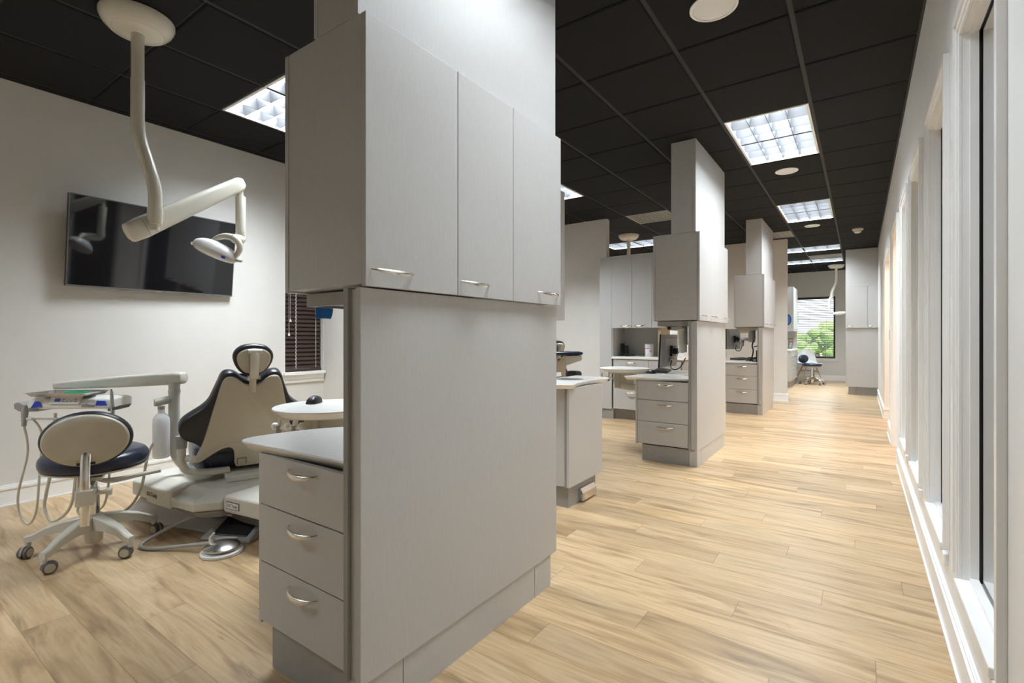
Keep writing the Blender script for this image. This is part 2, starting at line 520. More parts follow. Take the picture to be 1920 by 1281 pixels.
for (x, y, r), lab in zip([(-0.622, 2.695, 0.118), (-0.620, 5.79, 0.105), (-0.602, 8.85, 0.105)],
        ['round white ceiling speaker cut by the top edge of the photo', 'round white ceiling speaker just past the largest corridor troffer',
         'round white ceiling speaker just past the second corridor troffer']):
    t = thing('ceiling_speaker', lab, 'speaker', (x, y, H), 0, 'round speakers in the corridor ceiling')
    z = H - 0.007
    build('rim', MB().lathe([(r, z), (r, z - 0.006), (r - 0.006, z - 0.009), (r - 0.014, z - 0.006), (r - 0.014, z)], (x, y, 0), 40), 'trim', t)
    build('grille', MB().lathe([(r - 0.015, z), (r - 0.015, z - 0.004), (0.001, z - 0.006)], (x, y, 0), 40), 'white_pl', t)
x, y = -0.034, 9.53
t = thing('smoke_detector', 'small cream smoke detector on the black ceiling near the corridor windows', 'smoke detector', (x, y, H))
build('base', MB().lathe([(0.075, H - 0.007), (0.075, H - 0.03), (0.06, H - 0.034), (0.001, H - 0.034)], (x, y, 0), 28), 'cream', t)
build('head', MB().lathe([(0.055, H - 0.034), (0.05, H - 0.06), (0.03, H - 0.075), (0.001, H - 0.076)], (x, y, 0), 28), 'cream', t)

# ---- walls
T = 0.14
WINS = [(1.655, 2.205), (2.555, 3.14), (3.52, 4.115), (4.48, 5.0)]
WZ = (0.32, 2.135)
DOORS = [(5.55, 6.47, 2.15), (7.30, 8.55, 2.17)]
m = MB()
y = YR
for a, b in WINS:
    m.box(WR, WR + T, y, a, 0, 3.1)
    m.box(WR, WR + T, a, b, 0, WZ[0] - 0.03); m.box(WR, WR + T, a, b, WZ[1], 3.1)
    y = b
for a, b, z in DOORS:
    m.box(WR, WR + T, y, a, 0, 3.1); m.box(WR, WR + T, a, b, z, 3.1); y = b
m.box(WR, WR + T, y, YE, 0, 3.1)
struct('wall_right', m, 'paint_white')
m = MB()
m.box(2.1, 2.24, YR, YE, 0, 3.1)
for yy in (5.25, 6.8, 8.75): m.box(WR + T, 2.1, yy, yy + 0.1, 0, 3.1)
m.box(WR + T, 2.1, YR, YE, H, H + 0.05)
struct('wall_side_rooms', m, 'peach')
rl = bpy.data.lights.new('side_room_fill', 'AREA'); rl.shape = 'RECTANGLE'; rl.size = 0.6; rl.size_y = 0.6  # unseen area light added to brighten the side room, no fixture
rl.energy = 9; rl.color = (1.0, 0.86, 0.68)
ro = bpy.data.objects.new('side_room_fill', rl); COL.objects.link(ro); ro.location = (1.2, 7.8, H - 0.01)
rl2 = rl.copy(); rl2.energy = 9; rl2.color = (1, 0.97, 0.93)  # second added light, behind the nearer doorway, also without a fixture
ro2 = bpy.data.objects.new('side_room_fill', rl2); COL.objects.link(ro2); ro2.location = (1.2, 6.0, H - 0.01)

def casing(y0, y1, z0, z1, floor_len=False):
    """stepped white trim round an opening in the right-hand wall"""
    m = MB(); w = 0.07
    for p, q, d in ((0.0, 0.018, 0.008), (0.018, w - 0.024, 0.012), (w - 0.024, w, 0.019)):
        for ya, yb in ((y0 - q, y0 - p), (y1 + p, y1 + q)): m.box(WR - d, WR - 0.0005, ya, yb, z0, z1 + p)
        m.box(WR - d, WR - 0.0005, y0 - q, y1 + q, z1 + p, z1 + q)
    return m
for i, (a, b) in enumerate(WINS):
    w = sroot('window_%d' % (i + 1), (WR, (a + b) / 2, WZ[0]))
    build('casing', casing(a, b, WZ[0], WZ[1]), 'trim', w, smooth=0)
    m = MB()
    m.box(WR - 0.022, WR + T, a - 0.001, b + 0.001, WZ[0] - 0.028, WZ[0])
    m.box(WR - 0.016, WR + 0.004, a - 0.05, b + 0.05, WZ[0] - 0.07, WZ[0] - 0.028)
    build('sill', m, 'trim', w, smooth=0, bevel=0.004)
    m = MB(); g = 0.043
    m.box(WR + 0.018, WR + g - 0.003, a, a + 0.012, WZ[0], WZ[1]); m.box(WR + 0.018, WR + g - 0.003, b - 0.012, b, WZ[0], WZ[1])
    m.box(WR + 0.018, WR + g - 0.003, a + 0.012, b - 0.012, WZ[1] - 0.012, WZ[1]); m.box(WR + 0.018, WR + g - 0.003, a + 0.012, b - 0.012, WZ[0], WZ[0] + 0.012)
    m.box(WR + g + 0.008, WR + T, a, a + 0.012, WZ[0], WZ[1]); m.box(WR + g + 0.008, WR + T, b - 0.012, b, WZ[0], WZ[1])
    build('window_stop', m, 'trim', w, smooth=0)
    m = MB()
    for y0_ in (a + 0.0005, b - 0.0055): m.box(WR + g - 0.003, WR + g + 0.008, y0_, y0_ + 0.005, WZ[0], WZ[1])
    m.box(WR + g - 0.003, WR + g + 0.008, a, b, WZ[1] - 0.005, WZ[1])
    build('gasket', m, 'black', w, smooth=0)
    build('pane', MB().add([(WR + g + 0.002, a + 0.005, WZ[0]), (WR + g + 0.002, b - 0.005, WZ[0]), (WR + g + 0.002, b - 0.005, WZ[1]), (WR + g + 0.002, a + 0.005, WZ[1])], [(0, 1, 2, 3)]), 'glass', w, smooth=0)
    m = MB(); n = 42; p = (WZ[1] - WZ[0]) / n
    for k in range(n):
        z = WZ[0] + p * (k + 0.5); x = WR + 0.165
        m.rings([[(x - 0.012, a + 0.015, z + p * 0.55), (x - 0.014, a + 0.015, z + p * 0.55), (x + 0.010, a + 0.015, z - p * 0.55), (x + 0.012, a + 0.015, z - p * 0.55)],
                 [(x - 0.012, b - 0.015, z + p * 0.55), (x - 0.014, b - 0.015, z + p * 0.55), (x + 0.010, b - 0.015, z - p * 0.55), (x + 0.012, b - 0.015, z - p * 0.55)]])
    build('blind', m, 'blind', w, smooth=0)
d1 = sroot('door_1', (WR, 6.0, 0))
build('casing', casing(DOORS[0][0], DOORS[0][1], 0, DOORS[0][2], True), 'trim', d1, smooth=0)
m = MB()
for y0_ in (DOORS[0][0] - 0.0, DOORS[0][1] - 0.012): m.box(WR + 0.0005, WR + T, y0_, y0_ + 0.012, 0.0005, DOORS[0][2])
build('jamb', m, 'trim', d1, smooth=0)

def base_r(y0, y1, ret0=False, ret1=False):
    m = MB()
    for d, z0, z1 in ((0.013, 0.0005, 0.125), (0.017, 0.121, 0.136), (0.010, 0.136, 0.150), (0.006, 0.150, 0.156), (0.020, 0.0005, 0.010)):
        m.box(WR - d, WR, y0, y1, z0, z1)
        if ret0: m.box(WR - d, WR + T, y0 - d, y0, z0, z1)
        if ret1: m.box(WR - d, WR + T, y1, y1 + d, z0, z1)
    return m
struct('baseboard_right', base_r(YR, DOORS[0][0] - 0.07), 'trim')
struct('baseboard_right_middle', base_r(DOORS[0][1] + 0.07, DOORS[1][0], False, True), 'trim')
struct('baseboard_right_far', base_r(DOORS[1][1], 11.64, True, False), 'trim')

# left wall with the window beside the first partition
LW = (2.70, 3.125, 0.775, 2.15)
m = MB()
m.box(WL - T, WL, YR, LW[0], 0, 3.1)
m.box(WL - T, WL, LW[0], LW[1], 0, LW[2] - 0.03); m.box(WL - T, WL, LW[0], LW[1], LW[3], 3.1)
m.box(WL - T, WL, LW[1], YE, 0, 3.1)
struct('wall_left', m, 'paint')
def base_box(x0, x1, y0, y1):
    """baseboard wrapped round a wall whose plan is x0..x1, y0..y1"""
    m = MB()
    for d, z0, z1 in ((0.013, 0.0005, 0.115), (0.017, 0.111, 0.126), (0.010, 0.126, 0.140), (0.020, 0.0005, 0.008)):
        m.box(x0 - d, x1 + d, y0 - d, y1 + d, z0, z1)
    return m
m = MB()
for d, z0, z1 in ((0.013, 0.0005, 0.112), (0.018, 0.108, 0.124), (0.011, 0.124, 0.138), (0.020, 0.0005, 0.008)):
    m.box(WL, WL + d, YR, 3.1, z0, z1)
struct('baseboard_left', m, 'trim')
struct('wall_partition_near', MB().box(WL, -3.0, 3.13, 3.23, 0, H), 'paint')
struct('wall_partition_middle', MB().box(WL, -3.0, 6.62, 6.72, 0, H), 'paint')
struct('wall_stub', MB().box(WL, -1.045, 9.79, 9.90, 0, H), 'paint')
struct('baseboard_stub', base_box(WL + 0.03, -1.045, 9.79, 9.90), 'trim')
struct('baseboard_partition', base_box(WL + 0.03, -3.0, 6.62, 6.72), 'trim')
struct('wall_rear', MB().box(WL - T, 2.24, YR - T, YR, 0, 3.1), 'paint')
EW = (-1.62, -0.525, 0.575, 2.18)
m = MB()
m.box(WL - T, EW[0], YE, YE + T, 0, 3.1); m.box(EW[1], 2.24, YE, YE + T, 0, 3.1)
m.box(EW[0], EW[1], YE, YE + T, 0, EW[2] - 0.03); m.box(EW[0], EW[1], YE, YE + T, EW[3], 3.1)
struct('wall_end', m, 'paint')
m = MB()
for d, z0, z1 in ((0.013, 0.0005, 0.125), (0.010, 0.125, 0.14)): m.box(WL, WR, YE - d, YE, z0, z1)
struct('baseboard_end', m, 'trim')

# window beside the television wall
w = sroot('window_5', (WL, 2.9, LW[2]))
m = MB()
m.box(WL - T, WL + 0.05, LW[0] - 0.03, LW[1] - 0.002, LW[2] - 0.03, LW[2])
m.box(WL, WL + 0.025, LW[0] - 0.02, LW[1] - 0.002, LW[2] - 0.075, LW[2] - 0.03)
m.box(WL, WL + 0.016, LW[0] - 0.02, LW[1] - 0.002, LW[2] - 0.11, LW[2] - 0.075)
build('sill', m, 'trim', w, smooth=0, bevel=0.004)
m = MB().box(WL - T + 0.01, WL - T + 0.04, LW[0], LW[1], LW[2], LW[2] + 0.04)
m.box(WL - T + 0.01, WL - T + 0.04, LW[0], LW[1], LW[3] - 0.04, LW[3]); m.box(WL - T + 0.01, WL - T + 0.04, LW[0], LW[0] + 0.04, LW[2], LW[3])
m.box(WL - T + 0.01, WL - T + 0.04, LW[1] - 0.04, LW[1], LW[2], LW[3])
build('window_frame', m, 'frame_blk', w, smooth=0)
build('pane', MB().add([(WL - T + 0.025, LW[0], LW[2]), (WL - T + 0.025, LW[1], LW[2]), (WL - T + 0.025, LW[1], LW[3]), (WL - T + 0.025, LW[0], LW[3])], [(0, 1, 2, 3)]), 'glass', w, smooth=0)
t = thing('window_blind', 'closed dark walnut slat blind in the window left of the nearest cabinet', 'blind', (WL - 0.04, 2.91, LW[2]))
m = MB(); p = 0.043; z = LW[2] + 0.055; x = WL - 0.05
while z < LW[3] - 0.07:
    hz, hx, th = 0.0248, 0.012, 0.0018
    rs = []
    for yy in (LW[0] + 0.006, LW[1] - 0.006):
        rs.append([(x - hx, yy, z + hz), (x - hx + th, yy, z + hz), (x + 0.003, yy, z), (x + hx + th, yy, z - hz), (x + hx, yy, z - hz), (x + 0.0014, yy, z)])
    m.rings(rs); z += p
build('slats', m, 'blind', t, smooth=0)
m = MB().box(x - 0.028, x + 0.028, LW[0] + 0.004, LW[1] - 0.004, LW[3] - 0.06, LW[3] - 0.002)
build('head_rail', m, 'blind', t, smooth=0, bevel=0.003)
build('bottom_rail', MB().box(x - 0.022, x + 0.022, LW[0] + 0.006, LW[1] - 0.006, LW[2] + 0.006, LW[2] + 0.026), 'blind', t, smooth=0, bevel=0.003)
m = MB()
for yy in (2.835, ):
    pts = [(x + 0.016 + 0.003 * math.sin(k * 2.1), yy + 0.003 * math.cos(k * 2.1), LW[2] + 0.03 + k * 0.012) for k in range(110)]
    m.sweep(pts, 0.0035, n=6)
m.sweep([(x + 0.014, 3.06, LW[2] + 0.03), (x + 0.014, 3.06, LW[3] - 0.06)], 0.002, n=6)
build('ladder_cord', m, 'cord', t)
for yy, zz in ((2.768, 1.30), (2.752, 1.16)):
    c_ = build('pull_cord', MB().sweep([(x + 0.03, yy, LW[3] - 0.06), (x + 0.03, yy, zz)], 0.0016, n=6), 'cord', t)
    build('tassel', MB().lathe([(0.001, zz + 0.012), (0.005, zz + 0.005), (0.011, zz - 0.016), (0.009, zz - 0.022), (0.001, zz - 0.022)], (x + 0.03, yy, 0), 12), 'cord', c_)

# end window: open slats, daylight and greenery behind
w = sroot('window_6', (-1.07, YE, EW[2]))
build('sill', MB().box(EW[0] - 0.05, EW[1] + 0.05, YE - 0.04, YE + T, EW[2] - 0.035, EW[2]).box(EW[0] - 0.04, EW[1] + 0.04, YE - 0.018, YE, EW[2] - 0.085, EW[2] - 0.035), 'trim', w, smooth=0, bevel=0.004)
m = MB(); yo = YE + 0.09
m.box(EW[0], EW[0] + 0.04, yo, yo + 0.04, EW[2], EW[3]); m.box(EW[1] - 0.04, EW[1], yo, yo + 0.04, EW[2], EW[3])
m.box(EW[0], EW[1], yo, yo + 0.04, EW[2], EW[2] + 0.04); m.box(EW[0], EW[1], yo, yo + 0.04, EW[3] - 0.05, EW[3])
build('window_frame', m, 'frame_blk', w, smooth=0)
build('pane', MB().add([(EW[0], yo + 0.02, EW[2]), (EW[1], yo + 0.02, EW[2]), (EW[1], yo + 0.02, EW[3]), (EW[0], yo + 0.02, EW[3])], [(0, 1, 2, 3)]), 'glass', w, smooth=0)
t = thing('window_blind', 'open slat blind in the bright window at the corridor end', 'blind', (-1.07, YE + 0.04, EW[2]))
m = MB(); z = EW[2] + 0.05
while z < EW[3] - 0.07:
    yy = YE + 0.045
    m.rings([[(xx, yy - 0.022, z - 0.010), (xx, yy - 0.022, z - 0.006), (xx, yy + 0.022, z + 0.012), (xx, yy + 0.022, z + 0.008)] for xx in (EW[0] + 0.006, EW[1] - 0.006)])
    z += 0.046
build('slats', m, 'blind', t, smooth=0)
build('head_rail', MB().box(EW[0] + 0.004, EW[1] - 0.004, YE + 0.015, YE + 0.07, EW[3] - 0.06, EW[3] - 0.002), 'blind', t, smooth=0)
build('bottom_rail', MB().box(EW[0] + 0.006, EW[1] - 0.006, YE + 0.022, YE + 0.067, EW[2] + 0.006, EW[2] + 0.03), 'blind', t, smooth=0)
m = MB()
for xx in (-1.4, -1.1, -0.72): m.sweep([(xx, YE + 0.02, EW[2] + 0.03), (xx, YE + 0.02, EW[3] - 0.06)], 0.0025, n=6)
build('ladder_cord', m, 'cord', t)

# outdoors behind the end window
o = build('lawn_outside', MB().add([(-40, YE + 0.6, -0.35), (40, YE + 0.6, -0.35), (40, 80, -0.35), (-40, 80, -0.35)], [(0, 1, 2, 3)]), 'grass', smooth=0)
o['kind'] = 'structure'
for i, (x, y, r, h, lab) in enumerate([(-3.6, 27, 1.5, 2.0, 'sunlit green shrub outside, seen through the left of the end window blind'),
                                      (-1.6, 30, 1.7, 2.3, 'sunlit green shrub outside, seen through the right of the end window blind'),
                                      (-5.4, 35, 2.6, 4.2, 'pale hazy tree outside, behind the shrubs beyond the end window')]):
    t = thing('garden_shrub', lab, 'shrub', (x, y, -0.35), 0, 'greenery outside the end window')
    m = MB()
    rnd = random.Random(i)
    for k in range(46):
        a = rnd.uniform(0, 2 * PI); q = math.sqrt(rnd.random()) * r; z = -0.35 + rnd.uniform(0.25, 1.0) * h * (1 - 0.35 * (q / r) ** 2)
        s_ = rnd.uniform(0.22, 0.42) * r * 0.6
        c = V((x + q * math.cos(a), y + q * math.sin(a), z))
        mm = MB().ell(c, (s_, s_, s_ * 0.85), 10, 7)
        mm.v = [p + (p - c).normalized() * s_ * 0.35 * noise.noise(p * 3.0) for p in mm.v]
        m.add(mm.v, mm.f)
    build('foliage', m, 'leaf', t, smooth=0)
    m = MB()
    for k in range(4):
        a = k * 1.6 + i
        m.sweep([(x + 0.08 * math.cos(a), y + 0.08 * math.sin(a), -0.35), (x + 0.35 * r * math.cos(a), y + 0.35 * r * math.sin(a), -0.35 + h * 0.6)], [0.07, 0.03], n=8)
    build('stem', m, 'bark', t)

# ================================================================== CABINETS
def handle(parent, c, along, out, L=0.155, drop=0.007, proj=0.030):
    """arched nickel bow pull: blade-like, widest at mid length, bowing outwards and sagging"""
    c, along, out = V(c), V(along), V(out)
    path, ra, rb = [], [], []
    n = 18
    for k in range(n + 1):
        u = k / n
        s_ = math.sin(PI * u)
        path.append(c + along * ((u - 0.5) * L) + out * (0.001 + proj * s_ ** 0.62) - V((0, 0, 1)) * drop * s_ ** 0.9)
        ra.append(0.0025 + 0.0068 * s_ ** 0.8); rb.append(0.0022 + 0.0018 * s_)
    tilt = (V((0, 0, 1)) - out * 0.75).normalized()
    return build('handle', MB().sweep(path, ra, rb, up=tilt, n=10), 'nickel', parent, smooth=60)

Y1 = 0.885
DY2, DY3 = 3.4955, 6.9925
RANK = ['nearest', 'second', 'third']
ISL = ['of the nearest island by the wide grey panel', 'of the second island, under its monitor', 'of the third island, farthest down the corridor']

def island(Y0):
    out = []
    y = lambda v: Y0 + v
    # -- drawer cabinet
    t = thing('drawer_cabinet', '', 'cabinet', (-1.45, y(0.3), 0), 0, 'three drawer cabinets of the islands')
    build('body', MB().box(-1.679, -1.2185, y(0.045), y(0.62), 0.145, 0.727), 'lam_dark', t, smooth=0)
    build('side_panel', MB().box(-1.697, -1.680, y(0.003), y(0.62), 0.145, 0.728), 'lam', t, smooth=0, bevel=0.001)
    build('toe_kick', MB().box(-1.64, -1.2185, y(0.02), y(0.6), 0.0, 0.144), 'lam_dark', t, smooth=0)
    for z0, z1, hz in ((0.158, 0.3585, 0.322), (0.3625, 0.5535, 0.520), (0.5575, 0.7275, 0.700)):
        d = build('drawer', MB().box(-1.677, -1.2205, y(0.0), y(0.0195), z0, z1), 'lam', t, smooth=0, bevel=0.0012)
        handle(d, (-1.425, y(0.0), hz), (1, 0, 0), (0, -1, 0))
    out.append(t)
    # -- countertop
    t = thing('countertop', '', 'countertop', (-1.5, y(0.4), 0.73), 0, 'white countertops of the islands')
    pts = [(-1.2185, 0.010), (-1.34, 0.006), (-1.48, -0.002), (-1.62, -0.012), (-1.70, -0.016), (-1.765, -0.017), (-1.79, -0.012), (-1.808, 0.004), (-1.819, 0.028), (-1.822, 0.06),
           (-1.815, 0.12), (-1.80, 0.195), (-1.778, 0.26), (-1.745, 0.325), (-1.70, 0.39), (-1.66, 0.46), (-1.63, 0.55), (-1.61, 0.68), (-1.60, 0.85), (-1.60, 1.09), (-1.2185, 1.09)]
    m = MB()
    p2 = [(a, y(b)) for a, b in pts]
    ar = sum(p2[i][0] * p2[(i + 1) % len(p2)][1] - p2[(i + 1) % len(p2)][0] * p2[i][1] for i in range(len(p2)))
    cx, cy = -1.42, y(0.5)
    def ring(sc, z, lim=-1.2185):
        r = []
        for a, b in p2:
            if a > -1.25: r.append((a, b if sc == 0 else (b + sc if b < cy else b), z))
            else:
                d = V((a - cx, b - cy)); d2 = d * (1 - sc / d.length); r.append((cx + d2.x, cy + d2.y, z))
        return r
    m.rings([ring(0.026, 0.729), ring(0.004, 0.752), ring(0.0, 0.756), ring(0.003, 0.760)])
    build('slab', m, 'solid', t, smooth=50)
    out.append(t)
    # -- divider panel with post and kick
    t = thing('divider_panel', '', 'panel', (-1.18, y(0.55), 0), 0, 'tall laminate divider panels of the islands')
    build('face_panel', MB().box(-1.166, -1.145, y(0.0), y(1.092), 0.140, 1.266), 'lam', t, smooth=0, bevel=0.0012)
    build('core', MB().box(-1.196, -1.1665, y(0.007), y(1.088), 0.145, 1.262), 'lam', t, smooth=0)
    m = MB().box(-1.2175, -1.1965, y(-0.004), y(1.092), 0.138, 1.266)
    build('post', m, 'lam_dark', t, smooth=0, bevel=0.0012)
    m = MB()
    m.box(-1.217, -1.181, y(0.021), y(1.047), 0.0, 0.137)
    for a, b in ((0.018, 0.161), (0.164, 0.911), (0.914, 1.047)): m.box(-1.18, -1.149, y(a), y(b), 0.0, 0.139)
    build('toe_kick', m, 'lam', t, smooth=0, bevel=0.0008)
    out.append(t)
    # -- upper cabinet
    t = thing('upper_cabinet', '', 'cabinet', (-1.33, y(0.55), 1.27), 0, 'upper cabinets of the islands')
    build('body', MB().box(-1.5115, -1.1455, y(0.004), y(1.092), 1.275, 2.038), 'lam', t, smooth=0, bevel=0.001)
    for a, b, h0, h1 in ((0.0015, 0.3855, 0.02, 0.18), (0.389, 0.7155, 0.403, 0.56), (0.7185, 1.0965, 0.90, 1.062)):
        d = build('door', MB().box(-1.1425, -1.1245, y(a), y(b), 1.269, 2.036), 'lam', t, smooth=0, bevel=0.0012)
        handle(d, (-1.1245, y((h0 + h1) / 2), 1.318), (0, 1, 0), (1, 0, 0), L=h1 - h0)
        d = build('door', MB().box(-1.5310, -1.5130, y(a), y(b), 1.269, 2.036), 'lam', t, smooth=0, bevel=0.0012)
    out.append(t)
    # -- tower to the ceiling
    t = thing('cabinet_tower', '', 'cabinet tower', (-1.26, y(0.55), 2.04), 0, 'laminate towers over the upper cabinets')
    build('front_panel', MB().box(-1.175, -1.157, y(0.0), y(1.103), 2.0395, H - 0.008), 'lam', t, smooth=0, bevel=0.001)
    build('body', MB().box(-1.3505, -1.1755, y(0.003), y(1.10), 2.0395, H - 0.008), 'lam', t, smooth=0)
    build('back_panel', MB().box(-1.368, -1.351, y(0.0), y(1.103), 2.0395, H - 0.008), 'lam', t, smooth=0, bevel=0.001)
    out.append(t)
    # -- service box under the upper cabinet
    t = thing('service_box', '', 'service box', (-1.36, y(0.4), 1.24), 0, 'service boxes under the upper cabinets')
    m = MB().box(-1.512, -1.219, y(0.066), y(0.080), 1.226, 1.268)
    m.box(-1.512, -1.498, y(0.080), y(0.62), 1.226, 1.268)
    build('fascia', m, 'lam_dark', t, smooth=0, bevel=0.001)
    build('underside', MB().box(-1.497, -1.219, y(0.081), y(0.62), 1.232, 1.262), 'black', t, smooth=0)
    out.append(t)
    return out

set1 = island(Y1)
labs = {
 0: ['three drawer cabinet left of the wide grey divider panel, nearest to the camera', 'three drawer cabinet below the monitor, keyboard and mouse in the middle', 'smallest three drawer cabinet, in the third island beside the stub wall'],
 1: ['white pointed countertop on the nearest drawers, with nothing on it', 'white countertop carrying the keyboard and mouse of the second island', 'white countertop carrying the keyboard and tangled black cables of the third island'],
 2: ['large blank grey divider panel filling the centre foreground', 'grey divider panel in the middle, right of the drawers under the first monitor', 'small grey divider panel just left of the stub wall with white baseboard'],
 3: ['largest grey upper cabinet with three doors, above the big divider panel', 'grey upper cabinet above the first monitor, in the middle', 'smallest grey upper cabinet, above the second monitor on the third island'],
 4: ['wide bright grey tower panel over the largest upper cabinet, cut by the top edge', 'grey tower reaching the ceiling left of the largest corridor troffer', 'thin grey tower on the third island, left of the pale air panel'],
 5: ['dark box under the largest upper cabinet with a blue tape strip hanging from it', 'box under the second upper cabinet with the thick cream canister below', 'small box under the third upper cabinet holding the second monitor arm'],
}
for i, r in enumerate(set1):
    r['label'] = labs[i][0]
    again(r, (0, DY2, 0), labs[i][1])
    again(r, (0, DY3, 0), labs[i][2])

o = build('tape_strip', MB().rings([[( -1.5135 - 0.006 * u * u, Y1 + 0.100 + 0.004 * u, 1.236 - 0.046 * u), (-1.5135 - 0.006 * u * u, Y1 + 0.168 - 0.012 * max(0, u - 0.6), 1.236 - 0.046 * u),
        (-1.5125 - 0.006 * u * u, Y1 + 0.168 - 0.012 * max(0, u - 0.6), 1.236 - 0.046 * u), (-1.5125 - 0.006 * u * u, Y1 + 0.100 + 0.004 * u, 1.236 - 0.046 * u)] for u in (0, 0.25, 0.5, 0.75, 1.0)]), 'tape', smooth=50)
tag(o, 'blue painter tape strip hanging under the dark box of the nearest island', 'tape')

# ---- back units: tall side panel, three upper doors, niche, counter, drawers
def back_unit(Yf, lab):
    y = lambda v: Yf + v
    t = thing('back_cabinet', lab, 'cabinet', (-2.4, y(0.25), 0), 0, 'wall of grey cabinets at the back of each bay')
    build('side_panel', MB().box(-2.982, -2.803, y(0.0), y(0.45), 0.135, 2.236), 'lam', t, smooth=0, bevel=0.001)
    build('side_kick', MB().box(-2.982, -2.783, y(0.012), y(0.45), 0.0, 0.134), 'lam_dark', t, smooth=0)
    build('upper_body', MB().box(-2.8015, -1.85, y(0.040), y(0.455), 1.255, 2.234), 'lam', t, smooth=0)
    for a, b, hx in ((-2.801, -2.5135, -2.60), (-2.5105, -2.2405, -2.40), (-2.2375, -1.8505, -2.0)):
        d = build('upper_door', MB().box(a, b, y(0.0), y(0.0185), 1.250, 2.232), 'lam', t, smooth=0, bevel=0.0012)
        handle(d, (hx, y(0.0), 1.288), (1, 0, 0), (0, -1, 0), L=0.15, drop=0.016)
    m = MB().box(-2.8015, -2.7865, y(0.012), y(0.43), 0.862, 1.254)
    build('niche_side', m, 'lam', t, smooth=0)
    build('niche_back', MB().box(-2.786, -2.19, y(0.40), y(0.43), 0.862, 1.254), 'lam', t, smooth=0)
    build('niche_divider', MB().box(-2.165, -2.125, y(0.03), y(0.40), 0.862, 1.254), 'tan', t, smooth=0, bevel=0.001)
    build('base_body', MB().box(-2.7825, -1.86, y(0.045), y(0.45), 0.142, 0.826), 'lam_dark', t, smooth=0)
    for z0, z1, hz in ((0.618, 0.822, 0.79), (0.428, 0.614, 0.575), (0.146, 0.424, 0.385)):
        d = build('drawer', MB().box(-2.778, -2.286, y(0.0), y(0.0195), z0, z1), 'lam', t, smooth=0, bevel=0.0012)
        handle(d, (-2.53, y(0.0), hz), (1, 0, 0), (0, -1, 0), L=0.15, drop=0.016)
    d = build('base_door', MB().box(-2.282, -1.868, y(0.0), y(0.0195), 0.146, 0.822), 'lam', t, smooth=0, bevel=0.0012)
    handle(d, (-2.06, y(0.0), 0.775), (1, 0, 0), (0, -1, 0), L=0.15, drop=0.016)
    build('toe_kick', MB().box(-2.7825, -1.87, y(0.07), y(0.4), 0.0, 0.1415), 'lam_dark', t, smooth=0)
    t2 = thing('countertop', '', 'countertop', (-2.3, y(0.2), 0.828), 0, 'white countertops of the back cabinets')
    build('slab', MB().box(-2.800, -1.845, y(-0.012), y(0.398), 0.8275, 0.8605), 'solid', t2, smooth=0, bevel=0.006)
    return t, t2
B2 = 6.355
a, b = back_unit(B2, 'grey back cabinet with an open niche, tall doors and drawers behind the second island')
b['label'] = 'white counter in the middle back cabinet niche with wipes tub and black cables'
DB = -3.49
again(a, (0, DB, 0), 'grey back cabinet mostly hidden behind the nearest island, only its upper end showing')
again(b, (0, DB, 0), 'white counter of the back cabinet hidden behind the nearest island')

# ---- sink cabinet at the end of the first back unit
t = thing('sink_cabinet', 'grey cabinet end with curved white sink counter right of the big divider panel', 'cabinet', (-1.7, 3.1, 0))
build('end_panel', MB().box(-1.565, -1.545, 2.831, 3.334, 0.142, 0.790), 'lam', t, smooth=0, bevel=0.001)
build('body', MB().box(-1.842, -1.566, 2.836, 3.33, 0.145, 0.788), 'lam', t, smooth=0)
build('corner_strip', MB().box(-1.578, -1.5665, 2.829, 2.8355, 0.142, 0.790), 'lam_dark', t, smooth=0)
build('toe_kick', MB().box(-1.842, -1.57, 2.866, 3.27, 0.0, 0.1415), 'lam_dark', t, smooth=0)
t = thing('sink_countertop', 'white counter with concave edge and round sink opening beside the big divider panel', 'countertop', (-1.7, 3.1, 0.79))
pts = [(-1.843, 2.74), (-1.60, 2.742), (-1.515, 2.79), (-1.505, 2.83), (-1.535, 2.92), (-1.553, 3.02), (-1.557, 3.12), (-1.55, 3.22), (-1.535, 3.32), (-1.522, 3.395), (-1.53, 3.43), (-1.555, 3.455), (-1.62, 3.49), (-1.843, 3.50)]
m = MB()
cx, cy = -1.74, 3.12
def rr_(s_, z):
    r = []
    for a, b in pts:
        d = V((a - cx, b - cy)); d2 = d * (1 - s_ / d.length)
        r.append((a if a < -1.84 else cx + d2.x, cy + d2.y, z))
    return r
m.rings([rr_(0.026, 0.791), rr_(0.003, 0.816), rr_(0.0, 0.819), rr_(0.003, 0.822)])
build('slab', m, 'solid', t, smooth=40)
build('sink_rim', MB().lathe([(0.105, 0.8222), (0.105, 0.8235), (0.085, 0.8236), (0.083, 0.8224)], (-1.72, 3.155, 0), 36), 'steel', t)
build('sink_bowl', MB().lathe([(0.086, 0.8226), (0.078, 0.8230), (0.001, 0.8228)], (-1.72, 3.155, 0), 36), 'grey_dk', t)
t = thing('kick_sensor', 'small steel box mounted on the toe kick of the sink cabinet', 'foot switch', (-1.55, 3.13, 0))
m = MB().prism([(-1.5695, 0.012), (-1.535, 0.012), (-1.535, 0.065), (-1.556, 0.094), (-1.5695, 0.094)], 3.01, 3.22, axis='y')
build('cover', m, 'steel', t, smooth=0, bevel=0.002)
build('face_plate', MB().box(-1.5348, -1.533, 3.025, 3.205, 0.018, 0.060), 'nickel', t, smooth=0)
m = MB()
for z in (0.025, 0.06): m.lathe([(0.004, 3.0098), (0.004, 3.008), (0.001, 3.0075)], (-1.55, 0, z), 10, 'y')
build('screw', m, 'grey_dk', t)

